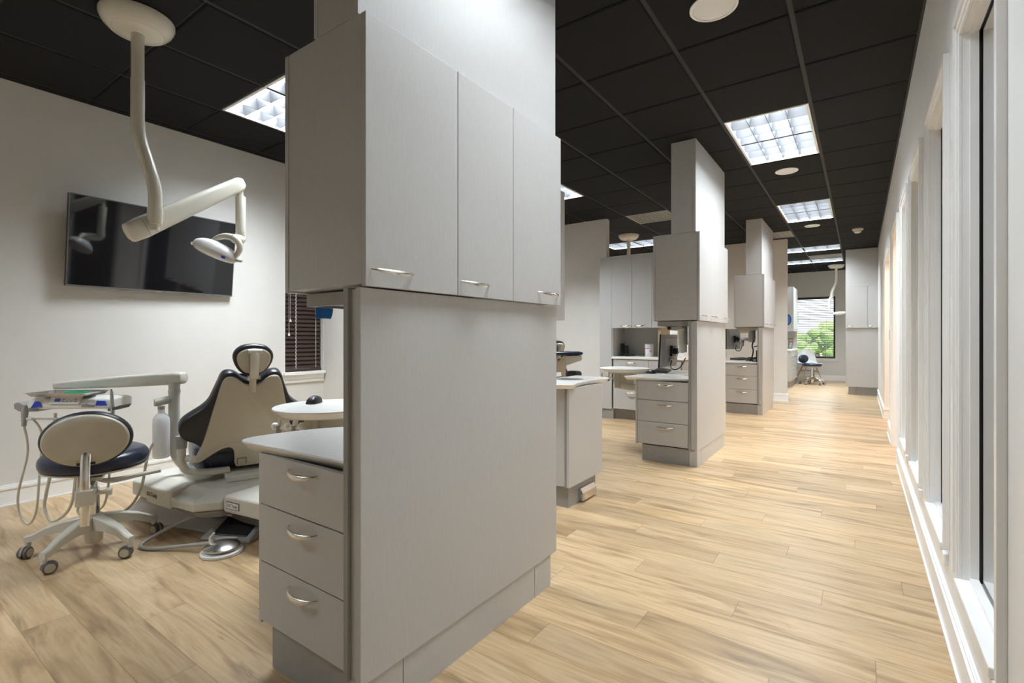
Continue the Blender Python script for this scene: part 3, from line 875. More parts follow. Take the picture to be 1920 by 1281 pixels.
# ---- far right full-height cabinet
t = thing('tall_cabinet', 'full height grey cabinet at the far right end of the corridor', 'cabinet', (0.03, 11.95, 0))
fx0, fx1, fy = -0.235, WR - 0.002, 11.70
build('body', MB().box(fx0, fx1, fy + 0.02, fy + 0.6, 0.155, H - 0.01), 'lam', t, smooth=0)
build('soffit_panel', MB().box(fx0, fx1, fy + 0.003, fy + 0.0195, 2.112, H - 0.01), 'lam', t, smooth=0)
for a, b, hx in ((fx0, 0.113, -0.13), (0.117, fx1, 0.235)):
    d = build('door', MB().box(a, b, fy - 0.017, fy + 0.0025, 1.305, 2.108), 'lam', t, smooth=0, bevel=0.001)
    if hx < 0.2: handle(d, (hx, fy - 0.017, 1.345), (1, 0, 0), (0, -1, 0), L=0.16)
    else: handle(d, (0.20, fy - 0.017, 1.345), (1, 0, 0), (0, -1, 0), L=0.14)
build('lower_panel', MB().box(fx0 + 0.02, fx1, fy + 0.003, fy + 0.0195, 0.157, 1.296), 'lam', t, smooth=0, bevel=0.001)
m = MB().box(fx0 + 0.045, fx0 + 0.17, fy + 0.03, fy + 0.5, 0, 0.154).box(fx0 + 0.173, fx1, fy + 0.03, fy + 0.5, 0, 0.154)
build('toe_kick', m, 'lam_dark', t, smooth=0)

# ---- far left cabinet by the end window
t = thing('side_cabinet', 'grey cabinet with open niche left of the bright end window, behind the stub wall', 'cabinet', (-1.5, 13.1, 0))
build('upper_body', MB().box(-1.75, -1.268, 12.98, 13.88, 1.27, 2.28), 'lam', t, smooth=0)
for a, b in ((12.98, 13.43), (13.433, 13.88)):
    d = build('upper_door', MB().box(-1.267, -1.25, a, b, 1.268, 2.278), 'lam', t, smooth=0, bevel=0.001)
    handle(d, (-1.25, b - 0.12, 1.31), (0, 1, 0), (1, 0, 0), L=0.15)
build('niche_back', MB().box(-1.75, -1.72, 12.98, 13.88, 0.852, 1.268), 'lam', t, smooth=0)
build('niche_end', MB().box(-1.719, -1.262, 13.855, 13.88, 0.852, 1.268), 'lam', t, smooth=0)
build('base_body', MB().box(-1.75, -1.271, 12.42, 13.88, 0.145, 0.818), 'lam', t, smooth=0)
for z0, z1 in ((0.66, 0.815), (0.45, 0.655), (0.15, 0.445)):
    for a, b in ((12.42, 13.15), (13.153, 13.88)):
        d = build('drawer', MB().box(-1.270, -1.252, a, b, z0, z1), 'lam', t, smooth=0, bevel=0.001)
        handle(d, (-1.252, (a + b) / 2, z1 - 0.04), (0, 1, 0), (1, 0, 0))
build('toe_kick', MB().box(-1.75, -1.285, 12.46, 13.85, 0.0, 0.144), 'lam_dark', t, smooth=0)
t = thing('countertop', 'pale counter in the niche of the cabinet left of the end window', 'countertop', (-1.5, 13.1, 0.82))
build('slab', MB().box(-1.752, -1.235, 12.40, 13.90, 0.8195, 0.851), 'solid', t, smooth=0, bevel=0.004)
for (yy, xx, s_, mt, lab) in ((13.55, -1.40, 1.0, 'wood', 'larger wooden picture frame leaning in the niche by the end window'), (13.30, -1.36, 0.72, 'grey_pl', 'small grey picture frame in front of the wooden frame in the niche')):
    t = thing('picture_frame', lab, 'picture frame', (xx, yy, 0.8555), math.radians(-40))
    tl = Matrix.Rotation(math.radians(-12), 4, 'X')
    w_, h_ = 0.10 * s_, 0.25 * s_
    m = MB()
    for b_ in ((-w_, w_, 0, 0.015, 0, 0.03), (-w_, w_, 0, 0.015, h_ - 0.03, h_), (-w_, -w_ + 0.03, 0, 0.015, 0.03, h_ - 0.03), (w_ - 0.03, w_, 0, 0.015, 0.03, h_ - 0.03)): m.box(*b_)
    build('frame', m.xf(tl), mt, t, smooth=0, local=True)
    build('print', MB().box(-w_ + 0.028, w_ - 0.028, 0.005, 0.012, 0.028, h_ - 0.028).xf(tl), 'paper', t, smooth=0, local=True)
t = thing('round_sticker', 'round blue badge stuck on the side of the cabinet left of the end window', 'sticker', (-1.345, 12.979, 1.55))
build('ring', MB().lathe([(0.075, 12.9795), (0.075, 12.975), (0.06, 12.974), (0.06, 12.9795)], (-1.37, 0, 1.53), 28, 'y', 1, 1.7), 'black', t)
build('face', MB().lathe([(0.06, 12.9795), (0.058, 12.976), (0.001, 12.9755)], (-1.37, 0, 1.53), 28, 'y', 1, 1.7), 'tape', t)

# ================================================================== FIRST BAY: television, lamp, chair, stool, delivery unit
R3 = Matrix.Rotation
def frame_mtx(o, x, y, z):
    """matrix from an origin and three axes"""
    m = Matrix.Identity(4)
    for i, a in enumerate((x, y, z)):
        for j in range(3): m[j][i] = a[j]
    for j in range(3): m[j][3] = o[j]
    return m

# ---- television on a tilted wall bracket
TVC = V((-4.555, 1.598, 1.812))
t = thing('television', 'large black flat television tilted on the left wall', 'television', TVC, 0)
ax = V((-0.040, 0.999, 0)).normalized()
up = V((0.115, 0.0, 0.993)); up = (up - ax * up.dot(ax)).normalized()
nn = ax.cross(up).normalized()
if nn.x < 0: nn = -nn
TM = frame_mtx((0, 0, 0), ax, up, nn)   # local x along the wall, y up, z towards the room
W2, H2 = 0.574, 0.325
build('body', MB().box(-W2, W2, -H2, H2, -0.030, 0.0).box(-0.3, 0.3, -0.22, 0.15, -0.055, -0.0302).xf(TM), 'black', t, smooth=0, bevel=0.003, local=True)
m = MB()
m.box(-W2, W2, -H2, -H2 + 0.011, 0.0003, 0.005); m.box(-W2, W2, H2 - 0.006, H2, 0.0003, 0.005)
m.box(-W2, -W2 + 0.006, -H2 + 0.011, H2 - 0.006, 0.0003, 0.005); m.box(W2 - 0.006, W2, -H2 + 0.011, H2 - 0.006, 0.0003, 0.005)
build('bezel', m.xf(TM), 'grey_dk', t, smooth=0, local=True)
build('screen', MB().box(-W2 + 0.0063, W2 - 0.0063, -H2 + 0.0113, H2 - 0.0063, 0.0003, 0.002).xf(TM), 'screen', t, smooth=0, local=True)
build('badge', MB().box(-0.02, 0.02, -H2 - 0.004, -H2 + 0.006, 0.0052, 0.0065).xf(TM), 'steel', t, smooth=0, local=True)
m = MB().box(WL - TVC.x + 0.0005, WL - TVC.x + 0.02, -0.2, 0.2, -0.12, 0.12).box(WL - TVC.x + 0.02, -0.058, -0.09, -0.05, -0.03, 0.03).box(WL - TVC.x + 0.02, -0.052, 0.05, 0.09, -0.03, 0.03)
build('wall_bracket', m, 'black', t, smooth=0, local=True)

# ---- ceiling mounted operating lamp
def op_lamp(name, label, loc, rotz, arm_deg, group, k=1.0):
    """origin at the ceiling over the canopy; local +x is the direction of the spring arm"""
    t = thing(name, label, 'dental lamp', loc, rotz, group)
    build('canopy', MB().lathe([(0.158, -0.0075), (0.168, -0.014), (0.168, -0.030), (0.155, -0.058), (0.132, -0.082), (0.122, -0.088), (0.118, -0.087), (0.112, -0.092), (0.060, -0.098), (0.001, -0.100)], (0, 0, 0), 48), 'cream', t, local=True)
    q = V((math.cos(arm_deg), math.sin(arm_deg), 0))
    build('stem', MB().sweep([(0, 0, -0.07), (0, 0, -0.36 * k)], 0.030, n=20), 'cream', t, local=True)
    pts = spline([(0, 0, -0.34 * k), (0, 0, -0.47 * k), (0.0, 0, -0.56 * k), q * 0.012 + V((0, 0, -0.66 * k)), q * 0.075 + V((0, 0, -0.86 * k)), q * 0.092 + V((0, 0, -0.94 * k)), q * 0.094 + V((0, 0, -1.03 * k))], 8)
    r = [0.032] * len(pts)
    build('bent_tube', MB().sweep(pts, r, n=20), 'cream', t, local=True)
    p = q * 0.094
    build('pivot', MB().lathe([(0.036, -1.03 * k), (0.036, -1.03 * k - 0.065), (0.030, -1.03 * k - 0.085), (0.020, -1.03 * k - 0.088), (0.020, -1.03 * k - 0.12), (0.001, -1.03 * k - 0.12)], p, 24), 'cream', t, local=True)
    return t, p
LAMP = V((-3.170, 1.005, H))
t, p = op_lamp('operating_lamp', 'cream ceiling dental lamp with jointed arm in front of the television', LAMP, 0, math.radians(35), 'ceiling dental lamps')
A0 = V((-3.150, 1.005, 1.705)) - LAMP
A1 = V((-3.345, 1.642, 2.150)) - LAMP
d = (A1 - A0).normalized()
A0 = A0 - d * 0.07
wside = d.cross(V((0, 0, 1))).normalized()
m = MB()
secs = []
for u, hh, ww in ((0.0, 0.030, 0.020), (0.015, 0.050, 0.032), (0.10, 0.056, 0.034), (0.5, 0.050, 0.033), (0.86, 0.044, 0.032), (0.90, 0.044, 0.032), (0.965, 0.042, 0.031), (0.995, 0.028, 0.022)):
    c = A0 + (A1 - A0) * u
    n_ = d.cross(wside)
    ring = []
    for k in range(20):
        a = 2 * PI * k / 20
        ca, sa = math.cos(a), math.sin(a)
        ring.append(c + wside * ww * math.copysign(abs(ca) ** 0.55, ca) + n_ * hh * math.copysign(abs(sa) ** 0.55, sa))
    secs.append(ring)
m.rings(secs)
arm = build('spring_arm', m, 'cream', t, smooth=50, local=True)
m = MB()
c = A0 + (A1 - A0) * 0.10
m.rings([[q + (q - (A0 + (A1 - A0) * uu)).normalized() * 0.0006 for q in [A0 + (A1 - A0) * uu + (wside * 0.0345 * math.copysign(abs(math.cos(2 * PI * k / 20)) ** 0.55, math.cos(2 * PI * k / 20)) + n_ * 0.0563 * math.copysign(abs(math.sin(2 * PI * k / 20)) ** 0.55, math.sin(2 * PI * k / 20)))for k in range(20)]] for uu in (0.10, 0.1025)], False, False)
build('end_seam', m, 'grey_dk', arm, local=True)
D0 = A1 + V((0.0, 0, -0.03)) - d * 0.02
m = MB().lathe([(0.016, 0.03), (0.016, -0.055), (0.028, -0.056), (0.030, -0.06), (0.030, -0.30), (0.001, -0.30)], D0, 20)
build('drop_tube', m, 'cream', t, local=True)
hd = V((-3.36, 1.478, 1.672)) - LAMP     # centre of the lamp head
e0 = D0 + V((0, 0, -0.29))
viewx = V((0.817, 0.577, 0))
y0 = hd + viewx * 0.115 + V((0, 0, 0.088))
elb = spline([e0, e0 + V((0, 0, -0.045)), e0.lerp(y0, 0.62) + V((0, 0, -0.022)), y0], 8)
build('elbow', MB().sweep(elb, [0.031] * (len(elb) - 8) + [0.031 - 0.006 * k / 7 for k in range(8)], n=18), 'cream', t, local=True)
# yoke: two curved prongs holding the head
m = MB()
for pp_ in ([y0, y0 - viewx * 0.05 + V((0, 0, 0.010)), hd + viewx * 0.02 + V((0, 0, 0.088)), hd - viewx * 0.02 + V((0, 0, 0.066))],
            [y0, y0 + viewx * 0.030 + V((0, 0, -0.025)), hd + viewx * 0.158 + V((0, 0, 0.022)), hd + viewx * 0.135 + V((0, 0, -0.025)), hd + viewx * 0.095 + V((0, 0, -0.045))]):
    pts = spline(pp_, 7)
    m.sweep(pts, [0.023 - 0.010 * k / (len(pts) - 1) for k in range(len(pts))], n=12)
build('yoke', m, 'cream', t, local=True)
HM = Matrix.Translation(hd) @ R3(math.radians(35.2), 4, 'Z') @ R3(math.radians(22), 4, 'Y') @ R3(math.radians(-12), 4, 'X') @ Matrix.Scale(0.86, 4)
m = MB(); rs = []
for k in range(13):          # shell: a shallow white hood, wide in x, open underneath
    u = k / 12; x = -0.165 + 0.33 * u
    w_ = math.sqrt(max(0.001, 1 - (2 * u - 1) ** 2)) ** 0.7
    rs.append([(x, 0.098 * w_ * math.cos(a), -0.012 + 0.088 * w_ * max(0, math.sin(a)) ** 0.8) for a in [PI * j / 14 for j in range(15)]])
m.rings(rs, True, True, closed=True)
build('head_shell', m.xf(HM), 'white_pl', t, smooth=50, local=True)
m = MB(); rs = []
for k in range(13):          # clear shield under the hood
    u = k / 12; x = -0.160 + 0.32 * u
    w_ = math.sqrt(max(0.001, 1 - (2 * u - 1) ** 2)) ** 0.7
    rs.append([(x, 0.092 * w_ * math.cos(a), -0.0125 - 0.036 * w_ * max(0, math.sin(a))) for a in [PI * j / 10 for j in range(11)]])
m.rings(rs, True, True)
build('head_shield', m.xf(HM), 'lens', t, smooth=50, local=True)
for a_, b_ in ((hd - viewx * 0.150 + V((0, 0, 0.052)), hd - viewx * 0.06 + V((0, 0, 0.044))), (hd + viewx * 0.085 + V((0, 0, -0.052)), hd + viewx * 0.172 + V((0, 0, -0.062)))):
    build('side_handle', MB().sweep([a_, b_], [0.009, 0.009], n=12), 'putty', t, local=True)
build('label', MB().box(0.105, 0.130, -0.078, -0.066, -0.036, -0.020).xf(HM), 'blue', t, smooth=0, local=True)

# lamp canopies of the other bays (only the upper stems show)
for loc, lab in (((-3.17, 7.88, H), 'cream lamp canopy on a thin stem, seen over the middle back cabinet'),):
    t, p = op_lamp('operating_lamp', lab, loc, 0, math.radians(35), 'ceiling dental lamps')
t, p = op_lamp('operating_lamp', 'white ceiling dental lamp at the corridor end, in front of the bright window', (-0.465, 13.97, H), 0, math.radians(200), 'ceiling dental lamps', 0.70)
b0 = p + V((0, 0, -0.84))
build('spring_arm', MB().sweep([b0 + V((-0.02, 0, 0.06)), b0 + V((-0.05, -0.02, 0.0)), b0 + V((-0.045, -0.04, -0.20))], [0.03, 0.036, 0.030], n=14), 'putty', t, local=True)
build('drop_tube', MB().sweep(spline([b0 + V((-0.045, -0.04, -0.18)), b0 + V((-0.035, -0.04, -0.25)), b0 + V((0.005, -0.04, -0.30)), b0 + V((0.05, -0.04, -0.31))], 6), 0.020, n=12), 'putty', t, local=True)
build('lamp_head', MB().ell(b0 + V((0.12, -0.04, -0.335)), (0.13, 0.09, 0.045), 20, 10).xf(Matrix.Translation(b0) @ R3(math.radians(-6), 4, 'Y') @ Matrix.Translation(-b0)), 'white_pl', t, local=True)

# ---- operator stool
STL = V((-3.317, 0.855, 0))
t = thing('operator_stool', 'navy and beige stool with oval backrest on five casters, at the lower left', 'stool', STL, math.radians(-22), 'rolling stools')
# local +x is the direction of the backrest
def stool_base(t, mt, ang0, rad=0.27, foot='grey_pl'):
    for k in range(5):
        a = ang0 + 2 * PI * k / 5
        q = V((math.cos(a), math.sin(a), 0)); s_ = V((-q.y, q.x, 0))
        rs = []
        for u, zt, zb, w_ in ((0.035, 0.185, 0.115, 0.026), (0.12, 0.172, 0.118, 0.024), (0.20, 0.145, 0.105, 0.020), (0.255, 0.115, 0.080, 0.018), (rad + 0.012, 0.107, 0.078, 0.015)):
            c = q * u
            rs.append([c + s_ * w_ + V((0, 0, zb)), c + s_ * w_ + V((0, 0, zt - 0.006)), c + s_ * (w_ - 0.006) + V((0, 0, zt)), c - s_ * (w_ - 0.006) + V((0, 0, zt)), c - s_ * w_ + V((0, 0, zt - 0.006)), c - s_ * w_ + V((0, 0, zb))])
        lg = build('leg', MB().rings(rs), mt, t, smooth=40, local=True)
        build('stem', MB().cyl(q * rad + V((0, 0, 0.052)), q * rad + V((0, 0, 0.10)), 0.013), mt, lg, local=True)
        w = a + 0.9 + k * 1.3
        wd_ = V((math.cos(w), math.sin(w), 0)); off = V((-wd_.y, wd_.x, 0)) * 0.018
        c = q * rad + off + V((0, 0, 0.029))
        cm = MB()
        for sg in (-1, 1):
            mm = MB().lathe([(0.010, -0.009), (0.025, -0.009), (0.0285, -0.005), (0.0285, 0.005), (0.025, 0.009), (0.010, 0.009)], (0, 0, 0), 20)
            mm.xf(Matrix.Translation(c + wd_ * 0.013 * sg) @ frame_mtx((0, 0, 0), V((-wd_.y, wd_.x, 0)), V((0, 0, 1)), wd_))
            cm.add(mm.v, mm.f)
        build('caster', cm, 'grey_dk', lg, local=True)
        dm = MB()
        for sg in (-1, 1):
            mm = MB().lathe([(0.021, 0.0), (0.020, 0.0018), (0.001, 0.0022)], (0, 0, 0), 20)
            mm.xf(Matrix.Translation(c + wd_ * 0.0222 * sg) @ frame_mtx((0, 0, 0), V((-wd_.y, wd_.x, 0)), V((0, 0, 1)), wd_ * sg))
            dm.add(mm.v, mm.f)
        build('wheel_disc', dm, 'beige' if foot == 'grey_pl' else 'steel', lg, local=True)
        hood = [c + V((0, 0, 0)) + wd_ * x_ + V((-wd_.y, wd_.x, 0)) * (0.033 * math.cos(b_)) + V((0, 0, 0.033 * math.sin(b_))) for x_ in (-0.004, 0.004) for b_ in [math.radians(g) for g in range(-10, 200, 15)]]
        n_ = len(hood) // 2
        fs = [(i, i + 1, n_ + i + 1, n_ + i) for i in range(n_ - 1)] + [tuple(range(n_)), tuple(range(2 * n_ - 1, n_ - 1, -1))]
        hm = MB().add(hood, fs)
        build('caster_hood', hm, foot, lg, local=True)
    build('hub', MB().lathe([(0.034, 0.045), (0.040, 0.05), (0.044, 0.11), (0.044, 0.180), (0.036, 0.192), (0.001, 0.194)], (0, 0, 0), 24), mt, t, local=True)
stool_base(t, 'putty', math.radians(-32.8), 0.275)
build('gas_column', MB().lathe([(0.027, 0.19), (0.027, 0.33), (0.022, 0.33), (0.022, 0.40), (0.001, 0.40)], (0, 0, 0), 24), 'chrome', t, local=True)
# seat: contoured cushion over a beige pan
def cushion(cx, cy, z0, rx, ry, h, dip=0.0, e=0.62, n=40):
    rs = []
    for v_, q in ((0.0, 0.90), (0.08, 0.95), (0.25, 0.99), (0.45, 1.0), (0.68, 0.985), (0.84, 0.94), (0.94, 0.87), (1.0, 0.77)):
        rs.append([(cx + rx * q * math.cos(2 * PI * j / n), cy + ry * q * math.sin(2 * PI * j / n), z0 + h * v_ - dip * math.cos(2 * PI * j / n) ** 2 * q) for j in range(n)])
    for q in (0.5, 0.02):
        rs.append([(cx + rx * q * math.cos(2 * PI * j / n), cy + ry * q * math.sin(2 * PI * j / n), z0 + h * 1.03) for j in range(n)])
    return MB().rings(rs)
build('seat', cushion(-0.075, 0.0, 0.428, 0.215, 0.235, 0.088).xf(Matrix.Translation((0, 0, 0.45)) @ R3(math.radians(3), 4, 'Y') @ Matrix.Translation((0, 0, -0.45))), 'navy', t, smooth=60, local=True)
build('seat_pan', MB().lathe([(0.06, 0.402), (0.18, 0.412), (0.222, 0.426), (0.222, 0.433), (0.001, 0.433)], (-0.075, 0, 0), 40, 'z', 0.93, 1.02).xf(Matrix.Translation((0, 0, 0.45)) @ R3(math.radians(3), 4, 'Y') @ Matrix.Translation((0, 0, -0.45))), 'beige', t, local=True)
m = MB().box(-0.12, 0.10, -0.05, 0.05, 0.385, 0.404).box(-0.03, 0.215, -0.024, 0.024, 0.372, 0.385)
build('mechanism', m, 'putty', t, smooth=0, bevel=0.004, local=True)
for k, (yy, zz) in enumerate(((0.16, 0.385), (0.10, 0.372))):
    pts = spline([(0.06, 0.03, 0.38), (0.075, 0.09, zz - 0.006), (0.07 - 0.05 * k, 0.20, zz), (0.045 - 0.06 * k, 0.285, zz + 0.006)], 6)
    build('lever', MB().sweep(pts, [0.008 + 0.006 * max(0, (i / (len(pts) - 1) - 0.55)) * 2 for i in range(len(pts))], [0.010 + 0.016 * max(0, (i / (len(pts) - 1) - 0.55)) * 2 for i in range(len(pts))], n=10), 'putty', t, local=True)
# clamp block, chrome back post and oval backrest
build('clamp', MB().box(0.178, 0.252, -0.037, 0.037, 0.300, 0.378).box(0.10, 0.18, -0.02, 0.02, 0.330, 0.372), 'putty', t, smooth=0, bevel=0.006, local=True)
build('clamp_knob', MB().lathe([(0.010, 0.037), (0.010, 0.075), (0.019, 0.076), (0.019, 0.10), (0.001, 0.10)], (0.205, 0, 0.348), 16, 'y'), 'putty', t, local=True)
build('back_post', MB().sweep([(0.232, 0, 0.200), (0.232, 0, 0.42), (0.225, 0, 0.50), (0.20, 0, 0.56)], [0.010] * 4, [0.020] * 4, up=(1, 0, 0), n=14), 'chrome', t, local=True)
BM = Matrix.Translation((0.205, 0, 0.612)) @ R3(math.radians(4), 4, 'Y')
def oval(r0, r1, x0, x1, edge, bulge=0.0, n=48):
    """cushion whose face is an ellipse in the yz plane, thickness along x"""
    rs = []
    for u, q in ((0, 1 - edge), (0.12, 1 - edge * 0.35), (0.35, 1.0), (0.65, 1.0), (0.88, 1 - edge * 0.35), (1.0, 1 - edge)):
        rs.append([(x0 + (x1 - x0) * u, r0 * q * math.cos(2 * PI * j / n), r1 * q * math.sin(2 * PI * j / n)) for j in range(n)])
    return MB().rings(rs)
build('backrest', oval(0.183, 0.139, -0.075, -0.012, 0.12).xf(BM), 'charcoal', t, smooth=60, local=True)
n = 48; rs = []
for q, x_ in ((0.985, -0.014), (0.97, 0.000), (0.93, 0.006), (0.72, 0.010), (0.4, 0.012), (0.02, 0.012)):
    ring = []
    for j in range(n):
        yy, zz = 0.173 * q * math.cos(2 * PI * j / n), 0.130 * q * math.sin(2 * PI * j / n) + 0.001
        dx = -0.015 * math.exp(-((abs(yy) - 0.105) / 0.030) ** 2) * math.exp(-((zz + 0.01) / 0.085) ** 2)
        ring.append((x_ + dx * min(1, (1 - q) * 6), yy, zz))
    rs.append(ring)
br = build('back_shell', MB().rings(rs).xf(BM), 'beige', t, smooth=60, local=True)
build('slot', MB().box(0.004, 0.0115, -0.036, 0.036, -0.118, -0.106).xf(BM), 'black', br, smooth=0, local=True)

# ---- dental chair, upright, seen from behind
CH = V((-3.30, 1.624, 0))
CROT = math.radians(-18)   # the upper chair is swivelled on its base
t = thing('dental_chair', 'upright beige and navy dental chair between the stool and the nearest drawers', 'dental chair', CH, CROT, 'dental chairs')
chair = t
def puff(outline, depths, mtx):
    """closed symmetrical outline (half given, a>=0, top to bottom) extruded through (inset, depth) stations"""
    full = [(a, b) for a, b in outline] + [(-a, b) for a, b in reversed(outline) if a > 1e-6]
    n = len(full)
    area = sum(full[i][0] * full[(i + 1) % n][1] - full[(i + 1) % n][0] * full[i][1] for i in range(n))
    rs = []
    for ins, dep in depths:
        r = []
        for i in range(n):
            a, b, c = V(full[i - 1]), V(full[i]), V(full[(i + 1) % n])
            e0, e1 = (b - a).normalized(), (c - b).normalized()
            q = V((-e0.y, e0.x)) + V((-e1.y, e1.x))
            q = q.normalized() if q.length > 1e-6 else V((0, 0))
            if area < 0: q = -q
            p = b + q * ins
            r.append((p.x, p.y, dep))
        rs.append(r)
    return MB().rings(rs).xf(mtx)
def smooth_outline(pts, k=3):
    return [(max(0, p.x), p.y) for p in spline([(a, b, 0) for a, b in pts], k)]
def back_plane(x0, z0, deg):
    r = math.radians(deg)
    return frame_mtx((x0, 0, z0), V((0, 1, 0)), V((math.sin(r), 0, math.cos(r))), V((math.cos(r), 0, -math.sin(r))))
PLN = back_plane(0.205, 0.42, 17)
cs = 1 / math.cos(math.radians(17))
shell = [(0.0, .842), (.022, .842), (.05, .853), (.078, .876), (.108, .893), (.142, .893), (.163, .872), (.178, .83), (.195, .76), (.215, .683), (.240, .58), (.262, .50), (.290, .43), (.303, .398), (.288, .386), (.245, .405), (.19, .44), (.15, .458), (.115, .462), (.092, .445), (.082, .40), (.072, .335), (0, .33)]
cush = [(0.0, .862), (.025, .864), (.055, .876), (.085, .900), (.115, .914), (.150, .913), (.173, .893), (.188, .855), (.21, .80), (.235, .745), (.275, .706), (.335, .667), (.372, .635), (.388, .592), (.378, .548), (.352, .520), (.30, .492), (.268, .455), (.25, .42), (0, .41)]
tr = lambda o: smooth_outline([(a * 0.94, (z - 0.42) * cs) for a, z in o])
BASE = (Matrix.Translation(CH) @ R3(CROT, 4, 'Z')).inverted() @ Matrix.Translation((-3.318, 1.458, 0)) @ R3(math.radians(9), 4, 'Z')
build('back_cushion', puff(tr(cush), [(0.045, -0.105), (0.012, -0.095), (0.0, -0.070), (0.0, -0.030), (0.004, -0.012), (0.012, -0.004)], PLN), 'charcoal', t, smooth=50, local=True)
bs = build('back_shell', puff(tr(shell), [(0.0, -0.006), (0.0, 0.010), (0.003, 0.014), (0.008, 0.017)], PLN), 'beige', t, smooth=35, local=True)
m = MB()
pts = spline([(-0.285, 0, 0), (-0.19, 0.055, 0), (-0.10, 0.085, 0), (0.0, 0.080, 0), (0.10, 0.085, 0), (0.19, 0.055, 0), (0.285, 0, 0)], 5)
m.sweep([PLN @ V((p.x, p.y - 0.01, 0.0172)) for p in pts], 0.0022, n=6)
build('shell_crease', m, 'beige', bs, local=True)
m = MB()
for a0, a1, b0, b1 in ((-0.026, -0.022, -0.075, -0.035), (0.022, 0.026, -0.075, -0.035), (-0.026, 0.026, -0.037, -0.033)): m.box(a0 - 0.038, a1 - 0.038, b0, b1, 0.017, 0.020)
build('latch', m.xf(PLN), 'grey_dk', bs, smooth=0, local=True)
HP = back_plane(0.385, 0.985, 12)
hr = smooth_outline([(0, .098), (.060, .088), (.097, .058), (.108, .018), (.094, -.032), (.064, -.072), (.03, -.088), (0, -.090)], 4)
hs = build('headrest', puff(hr, [(0.035, -0.075), (0.008, -0.062), (0.0, -0.040), (0.0, -0.016), (0.006, -0.003), (0.016, 0.001)], HP), 'charcoal', t, smooth=50, local=True)
build('headrest_shell', puff(smooth_outline([(0, .078), (.050, .070), (.082, .047), (.090, .015), (.078, -.027), (.052, -.062), (.025, -.074), (0, -.075)], 4), [(0.0, 0.0), (0.0, 0.008), (0.006, 0.014)], HP), 'beige', hs, smooth=40, local=True)
m = MB()
m.sweep([HP @ V((0, 0.060, 0.020)), HP @ V((0, 0.03, 0.034)), HP @ V((0, -0.05, 0.034)), HP @ V((0, -0.092, 0.022))], [0.017, 0.019, 0.017, 0.019], [0.024, 0.025, 0.022, 0.027], up=(1, 0, 0), n=16)
build('headrest_bracket', m, 'putty', t, smooth=50, local=True)
build('headrest_knob', MB().sweep([HP @ V((-0.036, 0.062, 0.022)), HP @ V((0.036, 0.062, 0.022))], 0.014, n=14), 'putty', t, local=True)
m = MB().sweep([HP @ V((0, -0.085, 0.024)), PLN @ V((0, (0.842 - 0.42) * cs + 0.03, 0.012)), PLN @ V((0, (0.80 - 0.42) * cs, 0.012))], [0.010, 0.010, 0.010], [0.020, 0.019, 0.019], up=(1, 0, 0), n=12)
m.add(*[(lambda b: (b.v, b.f))(MB().box(-0.034, 0.034, -0.105, -0.085, 0.005, 0.034).xf(HP))][0])
build('headrest_post', m, 'beige', t, smooth=50, local=True)
# seat with stitched bolsters and short leg rest
def soft_box(x0, x1, y0, y1, z0, z1, e=0.35, n=36):
    c = V(((x0 + x1) / 2, (y0 + y1) / 2, (z0 + z1) / 2)); r = V(((x1 - x0) / 2, (y1 - y0) / 2, (z1 - z0) / 2))
    rs = []
    for i in range(1, 12):
        th = PI * i / 12
        z = -math.copysign(abs(math.cos(th)) ** e, math.cos(th)); q = abs(math.sin(th)) ** e
        rs.append([(c.x + r.x * q * math.copysign(abs(math.cos(a)) ** e, math.cos(a)), c.y + r.y * q * math.copysign(abs(math.sin(a)) ** e, math.sin(a)), c.z + r.z * z) for a in [2 * PI * j / n for j in range(n)]])
    return MB().rings(rs)
st = build('seat', soft_box(-0.44, 0.165, -0.285, 0.285, 0.305, 0.475), 'navy', t, smooth=60, local=True)
m = MB()
for yy in (-0.20, -0.12, 0.12, 0.20): m.sweep([(0.150, yy, 0.458), (0.1665, yy, 0.42), (0.1675, yy, 0.39), (0.1655, yy, 0.345)], 0.0035, n=6)
build('seam', m, 'charcoal', st, local=True)
build('leg_rest', soft_box(-0.66, -0.40, -0.25, 0.25, 0.30, 0.40).xf(Matrix.Translation((-0.45, 0, 0.38)) @ R3(math.radians(-22), 4, 'Y') @ Matrix.Translation((0.45, 0, -0.38))), 'navy', t, smooth=60, local=True)
build('seat_frame', MB().box(-0.38, 0.235, -0.10, 0.10, 0.255, 0.303).box(0.10, 0.30, -0.13, 0.06, 0.262, 0.300), 'putty', t, smooth=0, bevel=0.006, local=True)
for sgn in (-1, 1):
    y_ = 0.345 * sgn
    pts = spline([(0.17, y_, 0.525), (0.172, y_, 0.45), (0.172, y_ * 0.99, 0.385), (0.175, y_ * 0.90, 0.335), (0.18, y_ * 0.62, 0.318), (0.17, y_ * 0.30, 0.312)], 7)
    ab = build('arm_bracket', MB().sweep(pts, 0.030, 0.022, up=(1, 0, 0), n=14), 'putty', t, smooth=60, local=True)
    build('arm_collar', MB().sweep([(0.168, y_, 0.475), (0.166, y_, 0.545)], [0.036, 0.040], [0.028, 0.032], up=(1, 0, 0), n=14), 'grey_pl', ab, local=True)
    build('hinge', MB().sweep([(0.205, y_ * 0.92, 0.42), (0.235, y_ * 0.84, 0.415)], 0.022, n=14), 'putty', ab, local=True)
